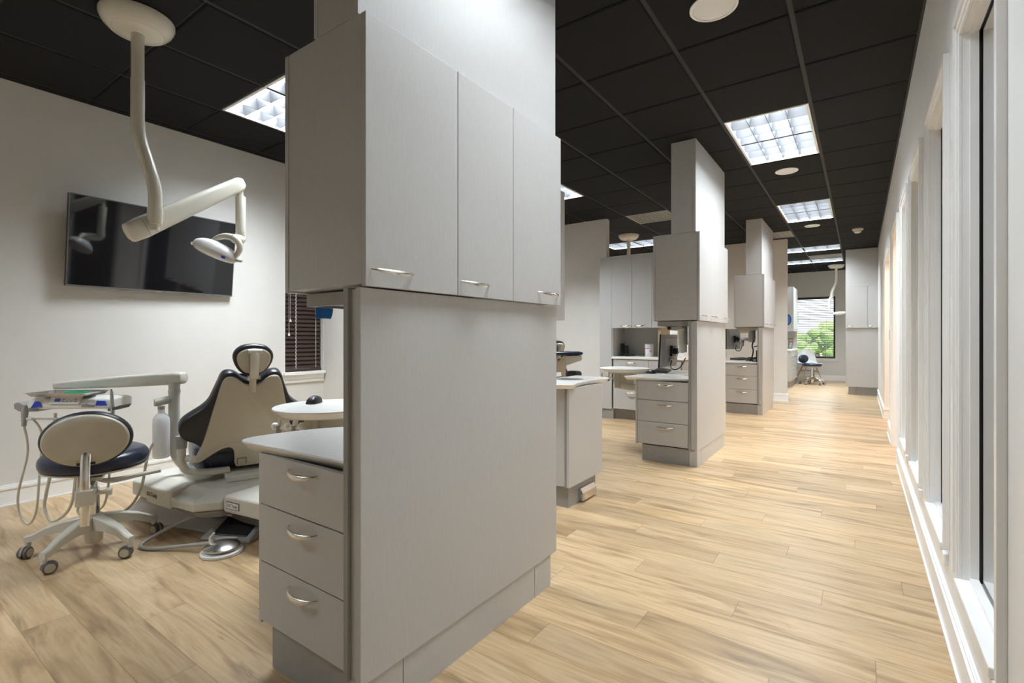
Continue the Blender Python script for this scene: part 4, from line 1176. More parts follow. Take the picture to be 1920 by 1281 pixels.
# base: flared floor casting and lift covers
m = MB(); rs = []
for z, f0, f1, xa, xb in ((0.0005, 0.305, 0.175, -0.62, 0.42), (0.012, 0.300, 0.172, -0.615, 0.415), (0.030, 0.275, 0.155, -0.53, 0.33), (0.065, 0.240, 0.140, -0.46, 0.22), (0.10, 0.238, 0.14, -0.41, 0.12), (0.145, 0.238, 0.14, -0.36, 0.05)):
    rs.append([(xa, -f0, z), (xa + (xb - xa) * 0.5, -(f0 + f1) / 2, z), (xb - 0.05, -f1, z), (xb, -f1 * 0.6, z), (xb, f1 * 0.6, z), (xb - 0.05, f1, z), (xa + (xb - xa) * 0.5, (f0 + f1) / 2, z), (xa, f0, z)])
m.rings(rs)
build('base', m.xf(BASE), 'base_grey', t, smooth=40, bevel=0.006, local=True)
def cover(x0, x1, hw0, hw1, z0, z1, ch=0.05):
    return MB().rings([[(x0, -hw0, z0), (x1, -hw1, z0), (x1, hw1, z0), (x0, hw0, z0)], [(x0, -hw0, z1 - ch * 0.55), (x1, -hw1, z1 - ch * 0.55), (x1, hw1, z1 - ch * 0.55), (x0, hw0, z1 - ch * 0.55)],
                       [(x0 + 0.004, -hw0 + ch * 2.2, z1), (x1 - 0.004, -hw1 + ch * 2.2, z1), (x1 - 0.004, hw1 - ch * 2.2, z1), (x0 + 0.004, hw0 - ch * 2.2, z1)]])
build('end_cover', cover(-0.42, -0.203, 0.255, 0.270, 0.150, 0.262).xf(BASE), 'putty', t, smooth=0, bevel=0.012, seg=3, local=True)
bc = build('rear_cover', cover(-0.200, 0.085, 0.290, 0.310, 0.145, 0.270).xf(BASE), 'putty', t, smooth=0, bevel=0.012, seg=3, local=True)
lettering('lettering', 'OCTudy', 0.034, BASE @ frame_mtx((-0.125, -0.2965, 0.200), V((1, -0.07, 0)).normalized(), V((0, 0, 1)), V((-0.07, -1, 0)).normalized()), 'ink', bc)
build('front_cover', MB().rings([[(0.090, -0.315, 0.165), (0.30, -0.315, 0.165), (0.40, -0.22, 0.165), (0.40, 0.22, 0.165), (0.30, 0.315, 0.165), (0.090, 0.315, 0.165)],
       [(0.090, -0.315, 0.215), (0.30, -0.315, 0.215), (0.40, -0.22, 0.215), (0.40, 0.22, 0.215), (0.30, 0.315, 0.215), (0.090, 0.315, 0.215)],
       [(0.094, -0.20, 0.262), (0.28, -0.20, 0.262), (0.35, -0.15, 0.262), (0.35, 0.15, 0.262), (0.28, 0.20, 0.262), (0.094, 0.20, 0.262)]]).xf(BASE), 'putty', t, smooth=0, bevel=0.012, seg=3, local=True)
build('skirt', MB().rings([[(0.15, -0.26, 0.118), (0.30, -0.255, 0.118), (0.37, -0.20, 0.118), (0.37, 0.20, 0.118), (0.30, 0.255, 0.118), (0.15, 0.26, 0.118)],
       [(0.115, -0.310, 0.163), (0.30, -0.310, 0.163), (0.397, -0.217, 0.163), (0.397, 0.217, 0.163), (0.30, 0.310, 0.163), (0.115, 0.310, 0.163)]]).xf(BASE), 'grey_pl', t, smooth=0, bevel=0.006, local=True)
hc = build('head_cover', MB().box(0.405, 0.74, -0.215, 0.215, 0.155, 0.250).xf(BASE), 'putty', t, smooth=0, bevel=0.016, seg=3, local=True)
build('label_plate', MB().box(0.435, 0.545, -0.2175, -0.2155, 0.182, 0.222).xf(BASE), 'grey_dk', hc, smooth=0, local=True)
build('label', MB().box(0.440, 0.540, -0.2190, -0.2176, 0.186, 0.218).xf(BASE), 'white_pl', hc, smooth=0, local=True)
lettering('lettering', 'OCTudy', 0.024, BASE @ frame_mtx((0.490, -0.2192, 0.202), V((1, 0, 0)), V((0, 0, 1)), V((0, -1, 0))), 'ink', hc)
build('lift_arm', MB().box(0.05, 0.70, -0.12, 0.12, 0.070, 0.115).xf(BASE), 'grey_dk', t, smooth=0, bevel=0.005, local=True)
build('head_plate', MB().box(0.50, 0.80, 0.0, 0.20, 0.0008, 0.035).xf(BASE), 'grey_dk', t, smooth=0, bevel=0.008, local=True)

# copy in the second bay, arm pad raised
c2 = again(chair, (0.06, 3.50, 0), 'beige and navy dental chair with raised arm pad, right of the big divider panel', 'dental chairs')
mi = Matrix.Translation(c2.location) @ R3(CROT, 4, 'Z')
mi = mi.inverted()
A = mi @ V((-2.70, 4.95, 0)); B = mi @ V((-2.63, 5.06, 0))
def at2(p): return mi @ V(p)
m = MB()
p0, p1 = at2((-2.90, 4.78, 0.0)), at2((-2.575, 5.035, 0.0))
dd = (p1 - p0).normalized(); ss = V((-dd.y, dd.x, 0))
rs = []
for u in (0, 0.03, 0.12, 0.5, 0.88, 0.97, 1.0):
    w_ = 0.052 * (1 - abs(2 * u - 1) ** 6 * 0.5); c = p0 + (p1 - p0) * u
    rs.append([c + ss * w_ * math.cos(a) + V((0, 0, 0.942 + 0.026 * (1 - abs(2 * u - 1) ** 6 * 0.5) * math.sin(a))) for a in [2 * PI * j / 16 for j in range(16)]])
build('arm_pad', MB().rings(rs), 'navy', c2, smooth=60, local=True)
m = MB(); c0 = p0 + (p1 - p0) * 0.5; c1 = p0 + (p1 - p0) * 0.97
m.rings([[c0 + ss * s_ * 0.04 + V((0, 0, 0.918)), c1 + ss * s_ * 0.04 + V((0, 0, 0.918)), c1 + ss * s_ * 0.04 + V((0, 0, 0.865)), c0 + ss * s_ * 0.04 + V((0, 0, 0.80))] for s_ in (-1, 1)])
build('arm_support', m, 'putty', c2, smooth=0, bevel=0.012, seg=3, local=True)
pp = at2((-2.64, 4.985, 0.70))
build('side_bolster', soft_box(pp.x - 0.10, pp.x + 0.06, pp.y - 0.06, pp.y + 0.06, 0.60, 0.745, 0.4).xf(Matrix.Identity(4)), 'navy', c2, smooth=60, local=True)

# ---- foot controls
t = thing('foot_pedal', 'round steel foot pedal with white base ring on the floor before the chair', 'foot pedal', (-2.725, 1.232, 0))
c = (-2.725, 1.232, 0)
build('base_ring', MB().lathe([(0.098, 0.0005), (0.100, 0.006), (0.098, 0.014), (0.085, 0.018), (0.001, 0.018)], c, 40), 'white_pl', t)
build('dome', MB().lathe([(0.080, 0.024), (0.086, 0.030), (0.086, 0.036), (0.078, 0.042), (0.03, 0.058), (0.001, 0.060)], c, 40), 'steel', t)
m = MB().sweep(spline([(-2.80, 1.225, 0.045), (-2.775, 1.222, 0.058), (-2.735, 1.255, 0.066), (-2.70, 1.30, 0.060)], 5), 0.006, n=10)
build('guard_bar', m, 'hose_grey', t)
build('strain_relief', MB().sweep([(-2.775, 1.20, 0.045), (-2.785, 1.205, 0.075), (-2.772, 1.215, 0.098)], [0.014, 0.010, 0.005], n=10), 'cream', t)
pts = spline([(-2.785, 1.20, 0.045), (-2.90, 1.13, 0.028), (-3.05, 1.03, 0.010), (-3.13, 1.005, 0.012), (-3.16, 1.06, 0.03), (-3.13, 1.16, 0.075), (-3.06, 1.26, 0.115), (-2.97, 1.33, 0.125), (-2.90, 1.37, 0.118)], 8)
build('cord', MB().sweep(pts, 0.0095, n=10), 'hose_grey', t)
t = thing('foot_switch', 'dark grey foot switch with black pad beside the nearest drawer cabinet', 'foot switch', (-2.875, 1.375, 0), math.radians(26))
build('body', MB().rings([[(-0.16, -0.08, 0.0005), (0.14, -0.08, 0.0005), (0.14, 0.10, 0.0005), (-0.12, 0.10, 0.0005)], [(-0.16, -0.08, 0.018), (0.14, -0.08, 0.018), (0.14, 0.10, 0.100), (-0.12, 0.10, 0.100)]]), 'grey_pl', t, smooth=0, bevel=0.012, seg=3, local=True)
sl = math.atan2(0.082, 0.18)
pm = Matrix.Translation((0, 0.0, 0.057)) @ R3(sl, 4, 'X')
build('pad', MB().box(-0.10, 0.11, -0.065, 0.075, -0.004, 0.004).xf(pm), 'black', t, smooth=0, bevel=0.004, local=True)

# ---- delivery unit: column, arm, instrument head, water bottle and hoses
t = thing('delivery_unit', 'putty coloured instrument delivery arm with control head, bottle and hanging hoses by the left wall', 'delivery unit', (-3.47, 1.30, 0))
pts = spline([(-3.487, 1.296, 0.84), (-3.487, 1.296, 0.60), (-3.485, 1.297, 0.46), (-3.472, 1.306, 0.385), (-3.435, 1.335, 0.330), (-3.36, 1.39, 0.300), (-3.27, 1.44, 0.285)], 8)
build('column', MB().sweep(pts, 0.031, n=20), 'putty', t)
m = MB(); rs = []
a0, a1 = V((-3.440, 1.333, 0.872)), V((-4.105, 0.885, 0.822))
dd = (a1 - a0).normalized(); ss = V((-dd.y, dd.x, 0)).normalized(); n_ = V((0, 0, 1))
for u, hh in ((0.0, 0.026), (0.01, 0.036), (0.06, 0.040), (0.5, 0.036), (0.9, 0.026), (1.0, 0.022)):
    c = a0 + (a1 - a0) * u
    rs.append([c + ss * 0.036 * math.copysign(abs(math.cos(a)) ** 0.6, math.cos(a)) + n_ * hh * math.copysign(abs(math.sin(a)) ** 0.6, math.sin(a)) for a in [2 * PI * j / 20 for j in range(20)]])
build('arm', m.rings(rs), 'putty', t, smooth=50)
build('arm_knuckle', MB().lathe([(0.024, 0.83), (0.024, 0.80), (0.033, 0.797), (0.033, 0.78), (0.001, 0.78)], (-3.487, 1.296, 0), 20), 'putty', t)
# instrument head; its own axes run along the picture plane of its front face
HX, HY = V((0.80, 0.60, 0)), V((-0.60, 0.80, 0))
HC = V((-3.815, 0.868, 0.735))
HDM = frame_mtx(HC, HX, HY, V((0, 0, 1)))
rs = []
for x_, s_ in ((-0.238, 0.80), (-0.225, 1.0), (0.0, 1.0), (0.195, 1.0), (0.225, 0.92), (0.245, 0.7)):
    rs.append([(x_, 0.17, -0.035), (x_, 0.17, 0.030 * s_), (x_, 0.06, 0.040 * s_), (x_, 0.005, 0.024 * s_), (x_, -0.012, -0.026), (x_, 0.01, -0.035)])
hd_ = build('head', MB().rings(rs).xf(HDM), 'offwhite', t, smooth=40, bevel=0.006)
cpM = HDM @ Matrix.Translation((-0.015, 0.005, 0.012)) @ R3(math.radians(-22), 4, 'X')
cp = build('control_panel', MB().box(-0.085, 0.088, -0.016, 0.002, -0.022, 0.024).xf(cpM), 'white_pl', hd_, smooth=0, bevel=0.003)
build('display', MB().box(-0.055, -0.024, -0.0175, -0.0162, -0.008, 0.012).xf(cpM), 'lcd', cp, smooth=0)
m = MB()
for x_, z_ in ((-0.006, 0.008), (0.064, 0.008), (-0.004, -0.006), (0.018, -0.006), (0.041, -0.006), (0.066, -0.006)):
    m.lathe([(0.0085, -0.0162), (0.0085, -0.0175), (0.001, -0.018)], (x_, 0, z_), 14, 'y', 1.0, 0.42)
build('button', m.xf(cpM), 'grey_pl', cp)
m = MB().rings([[(-0.205, -0.012, -0.026), (-0.135, -0.012, -0.018), (-0.165, -0.004, 0.012), (-0.188, -0.004, 0.012)], [(-0.205, -0.0145, -0.026), (-0.135, -0.0145, -0.018), (-0.165, -0.0055, 0.012), (-0.188, -0.0055, 0.012)]])
build('blue_label', m.xf(HDM), 'blue', hd_, smooth=0)
m = MB().rings([[(0.165, -0.011, -0.012), (0.232, -0.011, -0.012), (0.215, -0.004, 0.014), (0.168, -0.003, 0.016)], [(0.165, -0.0135, -0.012), (0.232, -0.0135, -0.012), (0.215, -0.0065, 0.014), (0.168, -0.0055, 0.016)]])
build('blue_label', m.xf(HDM), 'blue', hd_, smooth=0)
build('toggle_strip', MB().box(0.09, 0.16, -0.020, -0.010, -0.020, -0.004).box(0.118, 0.128, -0.028, -0.019, -0.018, 0.004).xf(HDM), 'grey_pl', hd_, smooth=0, bevel=0.002)
m = MB().rings([[(-0.30, -0.02 + q, 0.0), (-0.275, -0.02 + q, 0.012), (-0.25, -0.01 + q, -0.012), (-0.17, -0.005 + q, -0.028), (-0.17, -0.005 + q, -0.048), (-0.275, -0.01 + q, -0.048), (-0.295, -0.02 + q, -0.030)] for q in (0, 0.10)])
build('side_handle', m.xf(HDM), 'grey_pl', t, smooth=40, bevel=0.008, seg=3)
build('holder_bar', MB().sweep([HDM @ V((-0.24, -0.03, -0.085)), HDM @ V((0.20, -0.03, -0.085))], 0.006, n=10), 'putty', t)
m = MB().sweep([HDM @ V((-0.205, -0.045, -0.005)), HDM @ V((-0.206, -0.047, -0.04)), HDM @ V((-0.21, -0.048, -0.125))], [0.009, 0.017, 0.012], n=12)
build('instrument_holder', m, 'grey_pl', t)
build('holder_knob', MB().sweep([HDM @ V((-0.245, -0.045, -0.082)), HDM @ V((-0.165, -0.045, -0.082))], [0.009, 0.009], n=10), 'white_pl', t)
build('handpiece', MB().sweep([HDM @ V((0.262, -0.02, 0.085)), HDM @ V((0.264, -0.02, 0.07)), HDM @ V((0.266, -0.02, 0.03)), HDM @ V((0.272, -0.02, -0.06))], [0.004, 0.008, 0.010, 0.012], n=12), 'steel', t)
m = MB().rings([[(0.245, q, -0.03), (0.325, q, -0.008), (0.31, q, -0.03), (0.25, q, -0.045)] for q in (-0.03, 0.06)])
build('rear_shelf', m.xf(HDM), 'grey_dk', t, smooth=0, bevel=0.004)
def hose(nm, pts, r=0.0062, mt='hose'):
    build(nm, MB().sweep(spline(pts, 10), r, n=10), mt, t)
hose('hose', [HDM @ V((-0.212, -0.048, -0.11)), V((-3.985, 0.725, 0.45)), V((-4.035, 0.695, 0.22)), V((-4.045, 0.70, 0.09)), V((-4.00, 0.73, 0.025)), V((-3.955, 0.755, 0.10)), V((-3.935, 0.765, 0.30)), V((-3.935, 0.775, 0.55)), HDM @ V((-0.17, -0.03, -0.09))])
hose('hose', [V((-3.86, 0.82, 0.68)), V((-3.87, 0.81, 0.40)), V((-3.90, 0.79, 0.22)), V((-3.915, 0.785, 0.12)), V((-3.87, 0.81, 0.045)), V((-3.80, 0.87, 0.12)), V((-3.77, 0.89, 0.30)), V((-3.76, 0.90, 0.68))], 0.0085)
hose('hose', [V((-3.74, 0.91, 0.68)), V((-3.74, 0.90, 0.35)), V((-3.755, 0.90, 0.20)), V((-3.73, 0.93, 0.12)), V((-3.68, 0.96, 0.10)), V((-3.63, 1.00, 0.20)), V((-3.60, 1.02, 0.66))])
hose('hose', [V((-3.66, 0.97, 0.68)), V((-3.68, 0.95, 0.33)), V((-3.73, 0.93, 0.20)), V((-3.77, 0.90, 0.10)), V((-3.70, 0.95, 0.05)), V((-3.55, 1.06, 0.10)), V((-3.49, 1.12, 0.22)), V((-3.47, 1.16, 0.45)), V((-3.49, 1.25, 0.56))], 0.0075)
bt = V((-3.475, 1.222, 0))
m = MB().lathe([(0.001, 0.392), (0.038, 0.392), (0.045, 0.402), (0.045, 0.60), (0.043, 0.63), (0.030, 0.655), (0.018, 0.664), (0.018, 0.685), (0.001, 0.685)], bt, 28)
build('water_bottle', m, 'bottle', t)
build('bottle_cap', MB().lathe([(0.018, 0.686), (0.019, 0.706), (0.001, 0.706)], bt, 20), 'putty', t)
build('bottle_bracket', MB().sweep([bt + V((-0.006, -0.035, 0.73)), bt + V((-0.004, -0.02, 0.73)), V((-3.487, 1.296, 0.745))], [0.022, 0.024, 0.024], [0.020, 0.024, 0.018], n=14), 'putty', t)

t = thing('instrument_tray', 'shallow stainless steel tray on top of the delivery control head', 'tray', HC + V((0, 0, 0.045)))
TRM = HDM @ Matrix.Translation((-0.040, 0.050, 0.053))
def rect(hx, hy, z): return [(-hx, -hy, z), (hx, -hy, z), (hx, hy, z), (-hx, hy, z)]
build('pan', MB().rings([rect(0.145, 0.078, -0.010), rect(0.148, 0.081, -0.010), rect(0.164, 0.097, 0.012), rect(0.172, 0.105, 0.012), rect(0.172, 0.105, 0.0105), rect(0.162, 0.095, 0.0105), rect(0.146, 0.079, -0.0085)]).xf(TRM), 'steel', t, smooth=0, bevel=0.003)
o = build('plastic_dish', MB().rings([[(0.075 * q * math.cos(2 * PI * j / 28), 0.030 * q * math.sin(2 * PI * j / 28), z) for j in range(28)] for q, z in ((0.75, 0.0), (0.98, 0.007), (1.0, 0.020), (0.93, 0.021), (0.85, 0.009), (0.3, 0.006))]).xf(TRM @ Matrix.Translation((0.060, -0.01, -0.0075))), 'green', smooth=50)
tag(o, 'bright green plastic dish lying on the steel instrument tray', 'dish')

# ---- round assistant table
def mouse(loc, rz, lab):
    t = thing('computer_mouse', lab, 'mouse', loc, rz, 'black computer mice')
    rs = []
    for u, w_, z_ in ((-0.052, 0.012, 0.012), (-0.048, 0.024, 0.022), (-0.03, 0.031, 0.034), (0.0, 0.030, 0.038), (0.03, 0.029, 0.030), (0.047, 0.024, 0.020), (0.053, 0.012, 0.010)):
        rs.append([(u, w_ * math.cos(a), 0.003 + max(0, math.sin(a)) ** 0.7 * z_) for a in [PI * j / 12 for j in range(13)]])
    build('body', MB().rings(rs), 'black', t, smooth=60, local=True)
    build('foot', MB().box(-0.046, 0.046, -0.026, 0.026, 0.0003, 0.0045), 'grey_dk', t, smooth=0, local=True)
    build('wheel', MB().sweep([(0.030, -0.004, 0.030), (0.030, 0.004, 0.030)], 0.009, n=16), 'grey_pl', t, local=True)
    return t
t = thing('assistant_table', 'round white side table with handpiece holders beside the nearest countertop', 'side table', (-2.2, 1.505, 0.5), 0, 'round assistant tables')
atab = t
cx, cy = -2.2, 1.505
build('table_top', MB().lathe([(0.001, 0.744), (0.225, 0.744), (0.252, 0.769), (0.260, 0.776), (0.258, 0.780), (0.001, 0.780)], (cx, cy, 0), 72), 'solid', t, smooth=40)
m = MB().box(-0.185, 0.20, -0.045, 0.045, 0.728, 0.7435)
build('under_plate', m.xf(Matrix.Translation((cx, cy, 0)) @ R3(math.radians(35), 4, 'Z') @ Matrix.Translation((0, -0.10, 0))), 'putty', t, smooth=0, bevel=0.003)
pr = []
for k in range(13): pr += [(0.036, 0.727 - k * 0.012), (0.0315, 0.721 - k * 0.012)]
build('bellows', MB().lathe(pr + [(0.001, 0.57)], (-2.255, 1.445, 0), 24), 'beige', t, smooth=80)
rs = MB().sweep(spline([(-2.25, 1.46, 0.60), (-2.16, 1.55, 0.575), (-2.00, 1.60, 0.575), (-1.78, 1.52, 0.60), (-1.698, 1.42, 0.60)], 6), 0.035, 0.030, n=14)
build('support_arm', rs, 'putty', t, smooth=60)
rs = MB().rings([[(-2.30, 1.42 + q, 0.742), (-2.12, 1.55 + q, 0.742), (-2.13, 1.545 + q, 0.60), (-2.20, 1.49 + q, 0.555), (-2.29, 1.43 + q, 0.58)] for q in (0.03, 0.10)])
build('casting', rs, 'putty', t, smooth=0, bevel=0.015, seg=3)
b0, b1 = V((-2.41, 1.365, 0.695)), V((-2.24, 1.485, 0.700))
build('holder_bar', MB().sweep([V((-2.42, 1.355, 0.668)), V((-2.27, 1.46, 0.668))], 0.013, n=12), 'white_pl', t)
for k, u in enumerate((0.08, 0.50, 0.88)):
    c = V((-2.42, 1.355, 0.668)).lerp(V((-2.27, 1.46, 0.668)), u)
    hp = build('handpiece', MB().sweep([c + V((0.0, 0.0, -0.02)), c + V((0.004, 0.003, 0.025)), c + V((0.012, 0.006, 0.062))], [0.013, 0.010, 0.008] if k != 1 else [0.012, 0.013, 0.010], n=12), ['cream', 'white_pl', 'steel'][k], t)
    build('holder_cup', MB().lathe([(0.014, -0.028), (0.017, 0.010), (0.012, 0.010), (0.001, 0.0)], c, 14), 'grey_pl', hp)
for k in range(3):
    c = V((-2.42, 1.355, 0.668)).lerp(V((-2.27, 1.46, 0.668)), (-0.03, 0.30, 0.70)[k])
    build('holder_knob', MB().ell(c + V((0, 0, 0.004)), (0.020, 0.020, 0.020), 14, 9), 'white_pl', t)
tb2 = again(atab, (0.16, 3.455, 0.02), 'round white side table behind the mouse of the second island', 'round assistant tables')
mouse((-2.335, 1.512, 0.7802), math.radians(-55), 'black mouse lying on the round white side table by the dental chair')
mouse((-1.715, 4.845, 0.7602), math.radians(155), 'black mouse beside the keyboard on the second island')

# ================================================================== SECOND AND THIRD ISLAND: monitors, arms, keyboards, small things
def monitor(name, label, c, yaw, w, h, tilt=0.0):
    """local +x is where the back faces; local y along the width"""
    t = thing(name, label, 'monitor', c, yaw, 'computer monitors')
    X_ = R3(tilt, 4, 'Y')
    build('back_cover', MB().rings([[(0.0, -w / 2, -h / 2), (0.0, w / 2, -h / 2), (0.0, w / 2, h / 2), (0.0, -w / 2, h / 2)], [(0.010, -w / 2, -h / 2), (0.010, w / 2, -h / 2), (0.010, w / 2, h / 2), (0.010, -w / 2, h / 2)],
          [(0.032, -w / 2 + 0.05, -h / 2 + 0.05), (0.032, w / 2 - 0.05, -h / 2 + 0.05), (0.032, w / 2 - 0.05, h / 2 - 0.04), (0.032, -w / 2 + 0.05, h / 2 - 0.04)]]).xf(X_), 'grey_pl', t, smooth=0, bevel=0.004, local=True)
    build('bezel', MB().box(-0.016, -0.0005, -w / 2 - 0.001, w / 2 + 0.001, -h / 2 - 0.001, h / 2 + 0.001).xf(X_), 'black', t, smooth=0, bevel=0.002, local=True)
    build('screen', MB().box(-0.0172, -0.0162, -w / 2 + 0.012, w / 2 - 0.012, -h / 2 + 0.014, h / 2 - 0.012).xf(X_), 'screen', t, smooth=0, local=True)
    build('mount_plate', MB().box(0.033, 0.062, -0.055, 0.055, -0.055, 0.055).box(0.062, 0.10, -0.025, 0.025, -0.03, 0.03).xf(X_), 'black', t, smooth=0, bevel=0.003, local=True)
    build('port_cover', MB().box(0.0325, 0.050, -0.07, 0.07, -h / 2 + 0.055, -h / 2 + 0.095).xf(X_), 'grey_pl', t, smooth=0, bevel=0.004, local=True)
    return t
Y2, Y3 = Y1 + DY2, Y1 + DY3
mon2 = monitor('computer_monitor', 'larger monitor seen edge-on from behind on the second island counter', (-1.640, 5.165, 0.985), math.radians(-2), 0.47, 0.335, math.radians(3))
mon3 = monitor('computer_monitor', 'small monitor seen from behind on the third island, above the keyboard', (-1.690, 8.64, 1.095), math.radians(-13), 0.48, 0.325, 0.0)
def cab(nm, pts, r, parent, mt='black'):
    return build(nm, MB().sweep(spline(pts, 8), r, n=8), mt, parent)
# arm of the second island: thick canister under the service box
t = thing('monitor_arm', 'thick cream canister and arm under the service box of the second island', 'monitor arm', (-1.38, 4.75, 1.22), 0, 'monitor arms')
cc = (-1.372, 4.74, 0)
build('canister', MB().lathe([(0.046, 1.231), (0.046, 1.068), (0.050, 1.066), (0.050, 1.056), (0.038, 1.054), (0.038, 0.985), (0.001, 0.985)], cc, 28), 'putty', t)
build('rail', MB().rings([[(-1.49, 4.60 + q, 1.2255), (-1.34, 4.60 + q, 1.2255), (-1.34, 4.60 + q, 1.200), (-1.40, 4.60 + q, 1.185), (-1.45, 4.60 + q, 1.190), (-1.48, 4.60 + q, 1.205)] for q in (0, 0.16)]), 'putty', t, smooth=0, bevel=0.004)
build('rail_knob', MB().box(-1.468, -1.438, 4.588, 4.5995, 1.196, 1.222), 'black', t, smooth=0)
build('arm', MB().sweep([(-1.372, 4.74, 1.005), (-1.40, 4.86, 0.995), (-1.46, 5.05, 0.985), (-1.538, 5.16, 0.985)], [0.03, 0.024, 0.020, 0.018], n=12), 'putty', t, smooth=60)
for k in range(2):
    cab('cable', [(-1.597, 5.12 + 0.02 * k, 0.885), (-1.585, 5.06, 0.825), (-1.53, 4.98 - 0.02 * k, 0.80 + 0.006 * k), (-1.45, 4.88, 0.82), (-1.385, 4.78, 0.865 + 0.012 * k), (-1.34, 4.72, 0.93)], 0.0045, t)
t = thing('monitor_arm', 'thin grey jointed arm with cables on the third island, left of the small divider panel', 'monitor arm', (-1.36, Y3 + 0.3, 1.22), 0, 'monitor arms')
build('canister', MB().lathe([(0.05, 1.231), (0.05, 1.09), (0.043, 1.085), (0.043, 1.05), (0.001, 1.05)], (-1.34, 8.20, 0), 24), 'grey_pl', t)
build('rail', MB().rings([[(-1.50, 8.06 + q, 1.2255), (-1.34, 8.06 + q, 1.2255), (-1.37, 8.06 + q, 1.205), (-1.42, 8.06 + q, 1.188), (-1.47, 8.06 + q, 1.190), (-1.495, 8.06 + q, 1.205)] for q in (0, 0.16)]), 'putty', t, smooth=0, bevel=0.004)
build('arm', MB().sweep(spline([(-1.33, 8.20, 1.075), (-1.42, 8.22, 1.095), (-1.48, 8.27, 1.095), (-1.52, 8.33, 1.065)], 6), 0.024, 0.022, n=12), 'grey_pl', t)
build('elbow', MB().sweep([(-1.49, 8.285, 1.10), (-1.49, 8.285, 0.985)], [0.032, 0.020], n=14), 'grey_pl', t)
build('forearm', MB().sweep([(-1.49, 8.30, 1.03), (-1.55, 8.50, 1.07), (-1.592, 8.615, 1.08)], [0.014, 0.018, 0.018], n=10), 'nickel', t)
cab('cable', [(-1.637, 8.60, 1.00), (-1.63, 8.53, 0.93), (-1.58, 8.46, 0.905), (-1.53, 8.38, 0.93), (-1.50, 8.32, 1.0), (-1.47, 8.25, 1.08)], 0.006, t)
cab('cable', [(-1.60, 8.58, 1.075), (-1.56, 8.46, 1.035), (-1.52, 8.36, 1.00), (-1.50, 8.30, 0.97)], 0.004, t)
cab('cable', [(-1.315, 8.14, 1.06), (-1.325, 8.13, 0.99), (-1.31, 8.12, 0.93), (-1.32, 8.12, 0.85), (-1.34, 8.13, 0.79), (-1.36, 8.15, 0.768)], 0.010, t)
cab('cable', [(-1.23, 8.10, 1.04), (-1.26, 8.10, 0.99), (-1.30, 8.11, 0.985)], 0.008, t)

def keyboard(lab, c, rz):
    t = thing('keyboard', lab, 'keyboard', c, rz, 'black keyboards')
    build('body', MB().rings([[(-0.22, -0.07, 0.0003), (0.22, -0.07, 0.0003), (0.22, 0.07, 0.0003), (-0.22, 0.07, 0.0003)], [(-0.22, -0.07, 0.010), (0.22, -0.07, 0.010), (0.22, 0.07, 0.026), (-0.22, 0.07, 0.026)]]), 'grey_dk', t, smooth=0, bevel=0.003, local=True)
    m = MB()
    sl = Matrix.Translation((0, 0, 0.0185)) @ R3(math.atan2(0.016, 0.14), 4, 'X')
    for r in range(5):
        for k in range(15):
            x, y_ = -0.205 + k * 0.0293, -0.055 + r * 0.0275
            if r == 0 and 3 < k < 10: continue
            m.box(x - 0.0125, x + 0.0125, y_ - 0.0115, y_ + 0.0115, 0, 0.005)
    m.box(-0.095, 0.075, -0.0665, -0.0435, 0, 0.005)
    ko = build('keys', m.xf(sl), 'black', t, smooth=0, local=True)
    ko['kind'] = 'stuff'
    return t
keyboard('black keyboard under the larger monitor on the second island counter', (-1.70, 5.16, 0.7602), math.radians(102))
keyboard('black keyboard on the third island counter beside tangled cables', (-1.60, 8.75, 0.7602), math.radians(75))
t = thing('card_holder', 'white card holder with small print against the post of the second island', 'card holder', (-1.30, 4.85, 0.7602), math.radians(15))
build('stand', MB().box(-0.09, 0.06, -0.045, 0.045, 0.0003, 0.004).box(0.045, 0.052, -0.06, 0.06, 0.004, 0.085), 'white_pl', t, smooth=0, local=True)
m = MB()
for k in range(4): m.box(-0.03 + 0.016 * k, -0.022 + 0.016 * k, -0.03, 0.03, 0.0041, 0.0045)
pr_ = build('print', m, 'grey_pl', t, smooth=0, local=True); pr_['kind'] = 'stuff'
# cables heap and hub on the third island
def cable_heap(lab, c, r, seed, h=0.03):
    t = build('cable_heap', MB(), 'black')
    rnd = random.Random(seed); m = MB()
    for k in range(6):
        p = [V((c[0] + rnd.uniform(-r, r), c[1] + rnd.uniform(-r, r), c[2] + rnd.uniform(0.004, h))) for _ in range(6)]
        m.sweep(spline(p, 6), 0.004, n=6)
    bpy.data.objects.remove(t)
    o = build('cable_heap', m, 'black')
    tag(o, lab, 'cables', kind='stuff')
    return o
cable_heap('tangle of black cables on the third island counter by its post', (-1.33, 8.12, 0.7605), 0.085, 3, 0.07)
t = thing('cable_hub', 'small black box standing on the third island counter among the cables', 'cable hub', (-1.285, 8.17, 0.7605))
build('body', MB().box(-1.27, -1.235, 8.10, 8.13, 0.762, 0.93), 'black', t, smooth=0, bevel=0.003)
build('foot', MB().box(-1.285, -1.222, 8.08, 8.15, 0.7608, 0.7618), 'black', t, smooth=0)
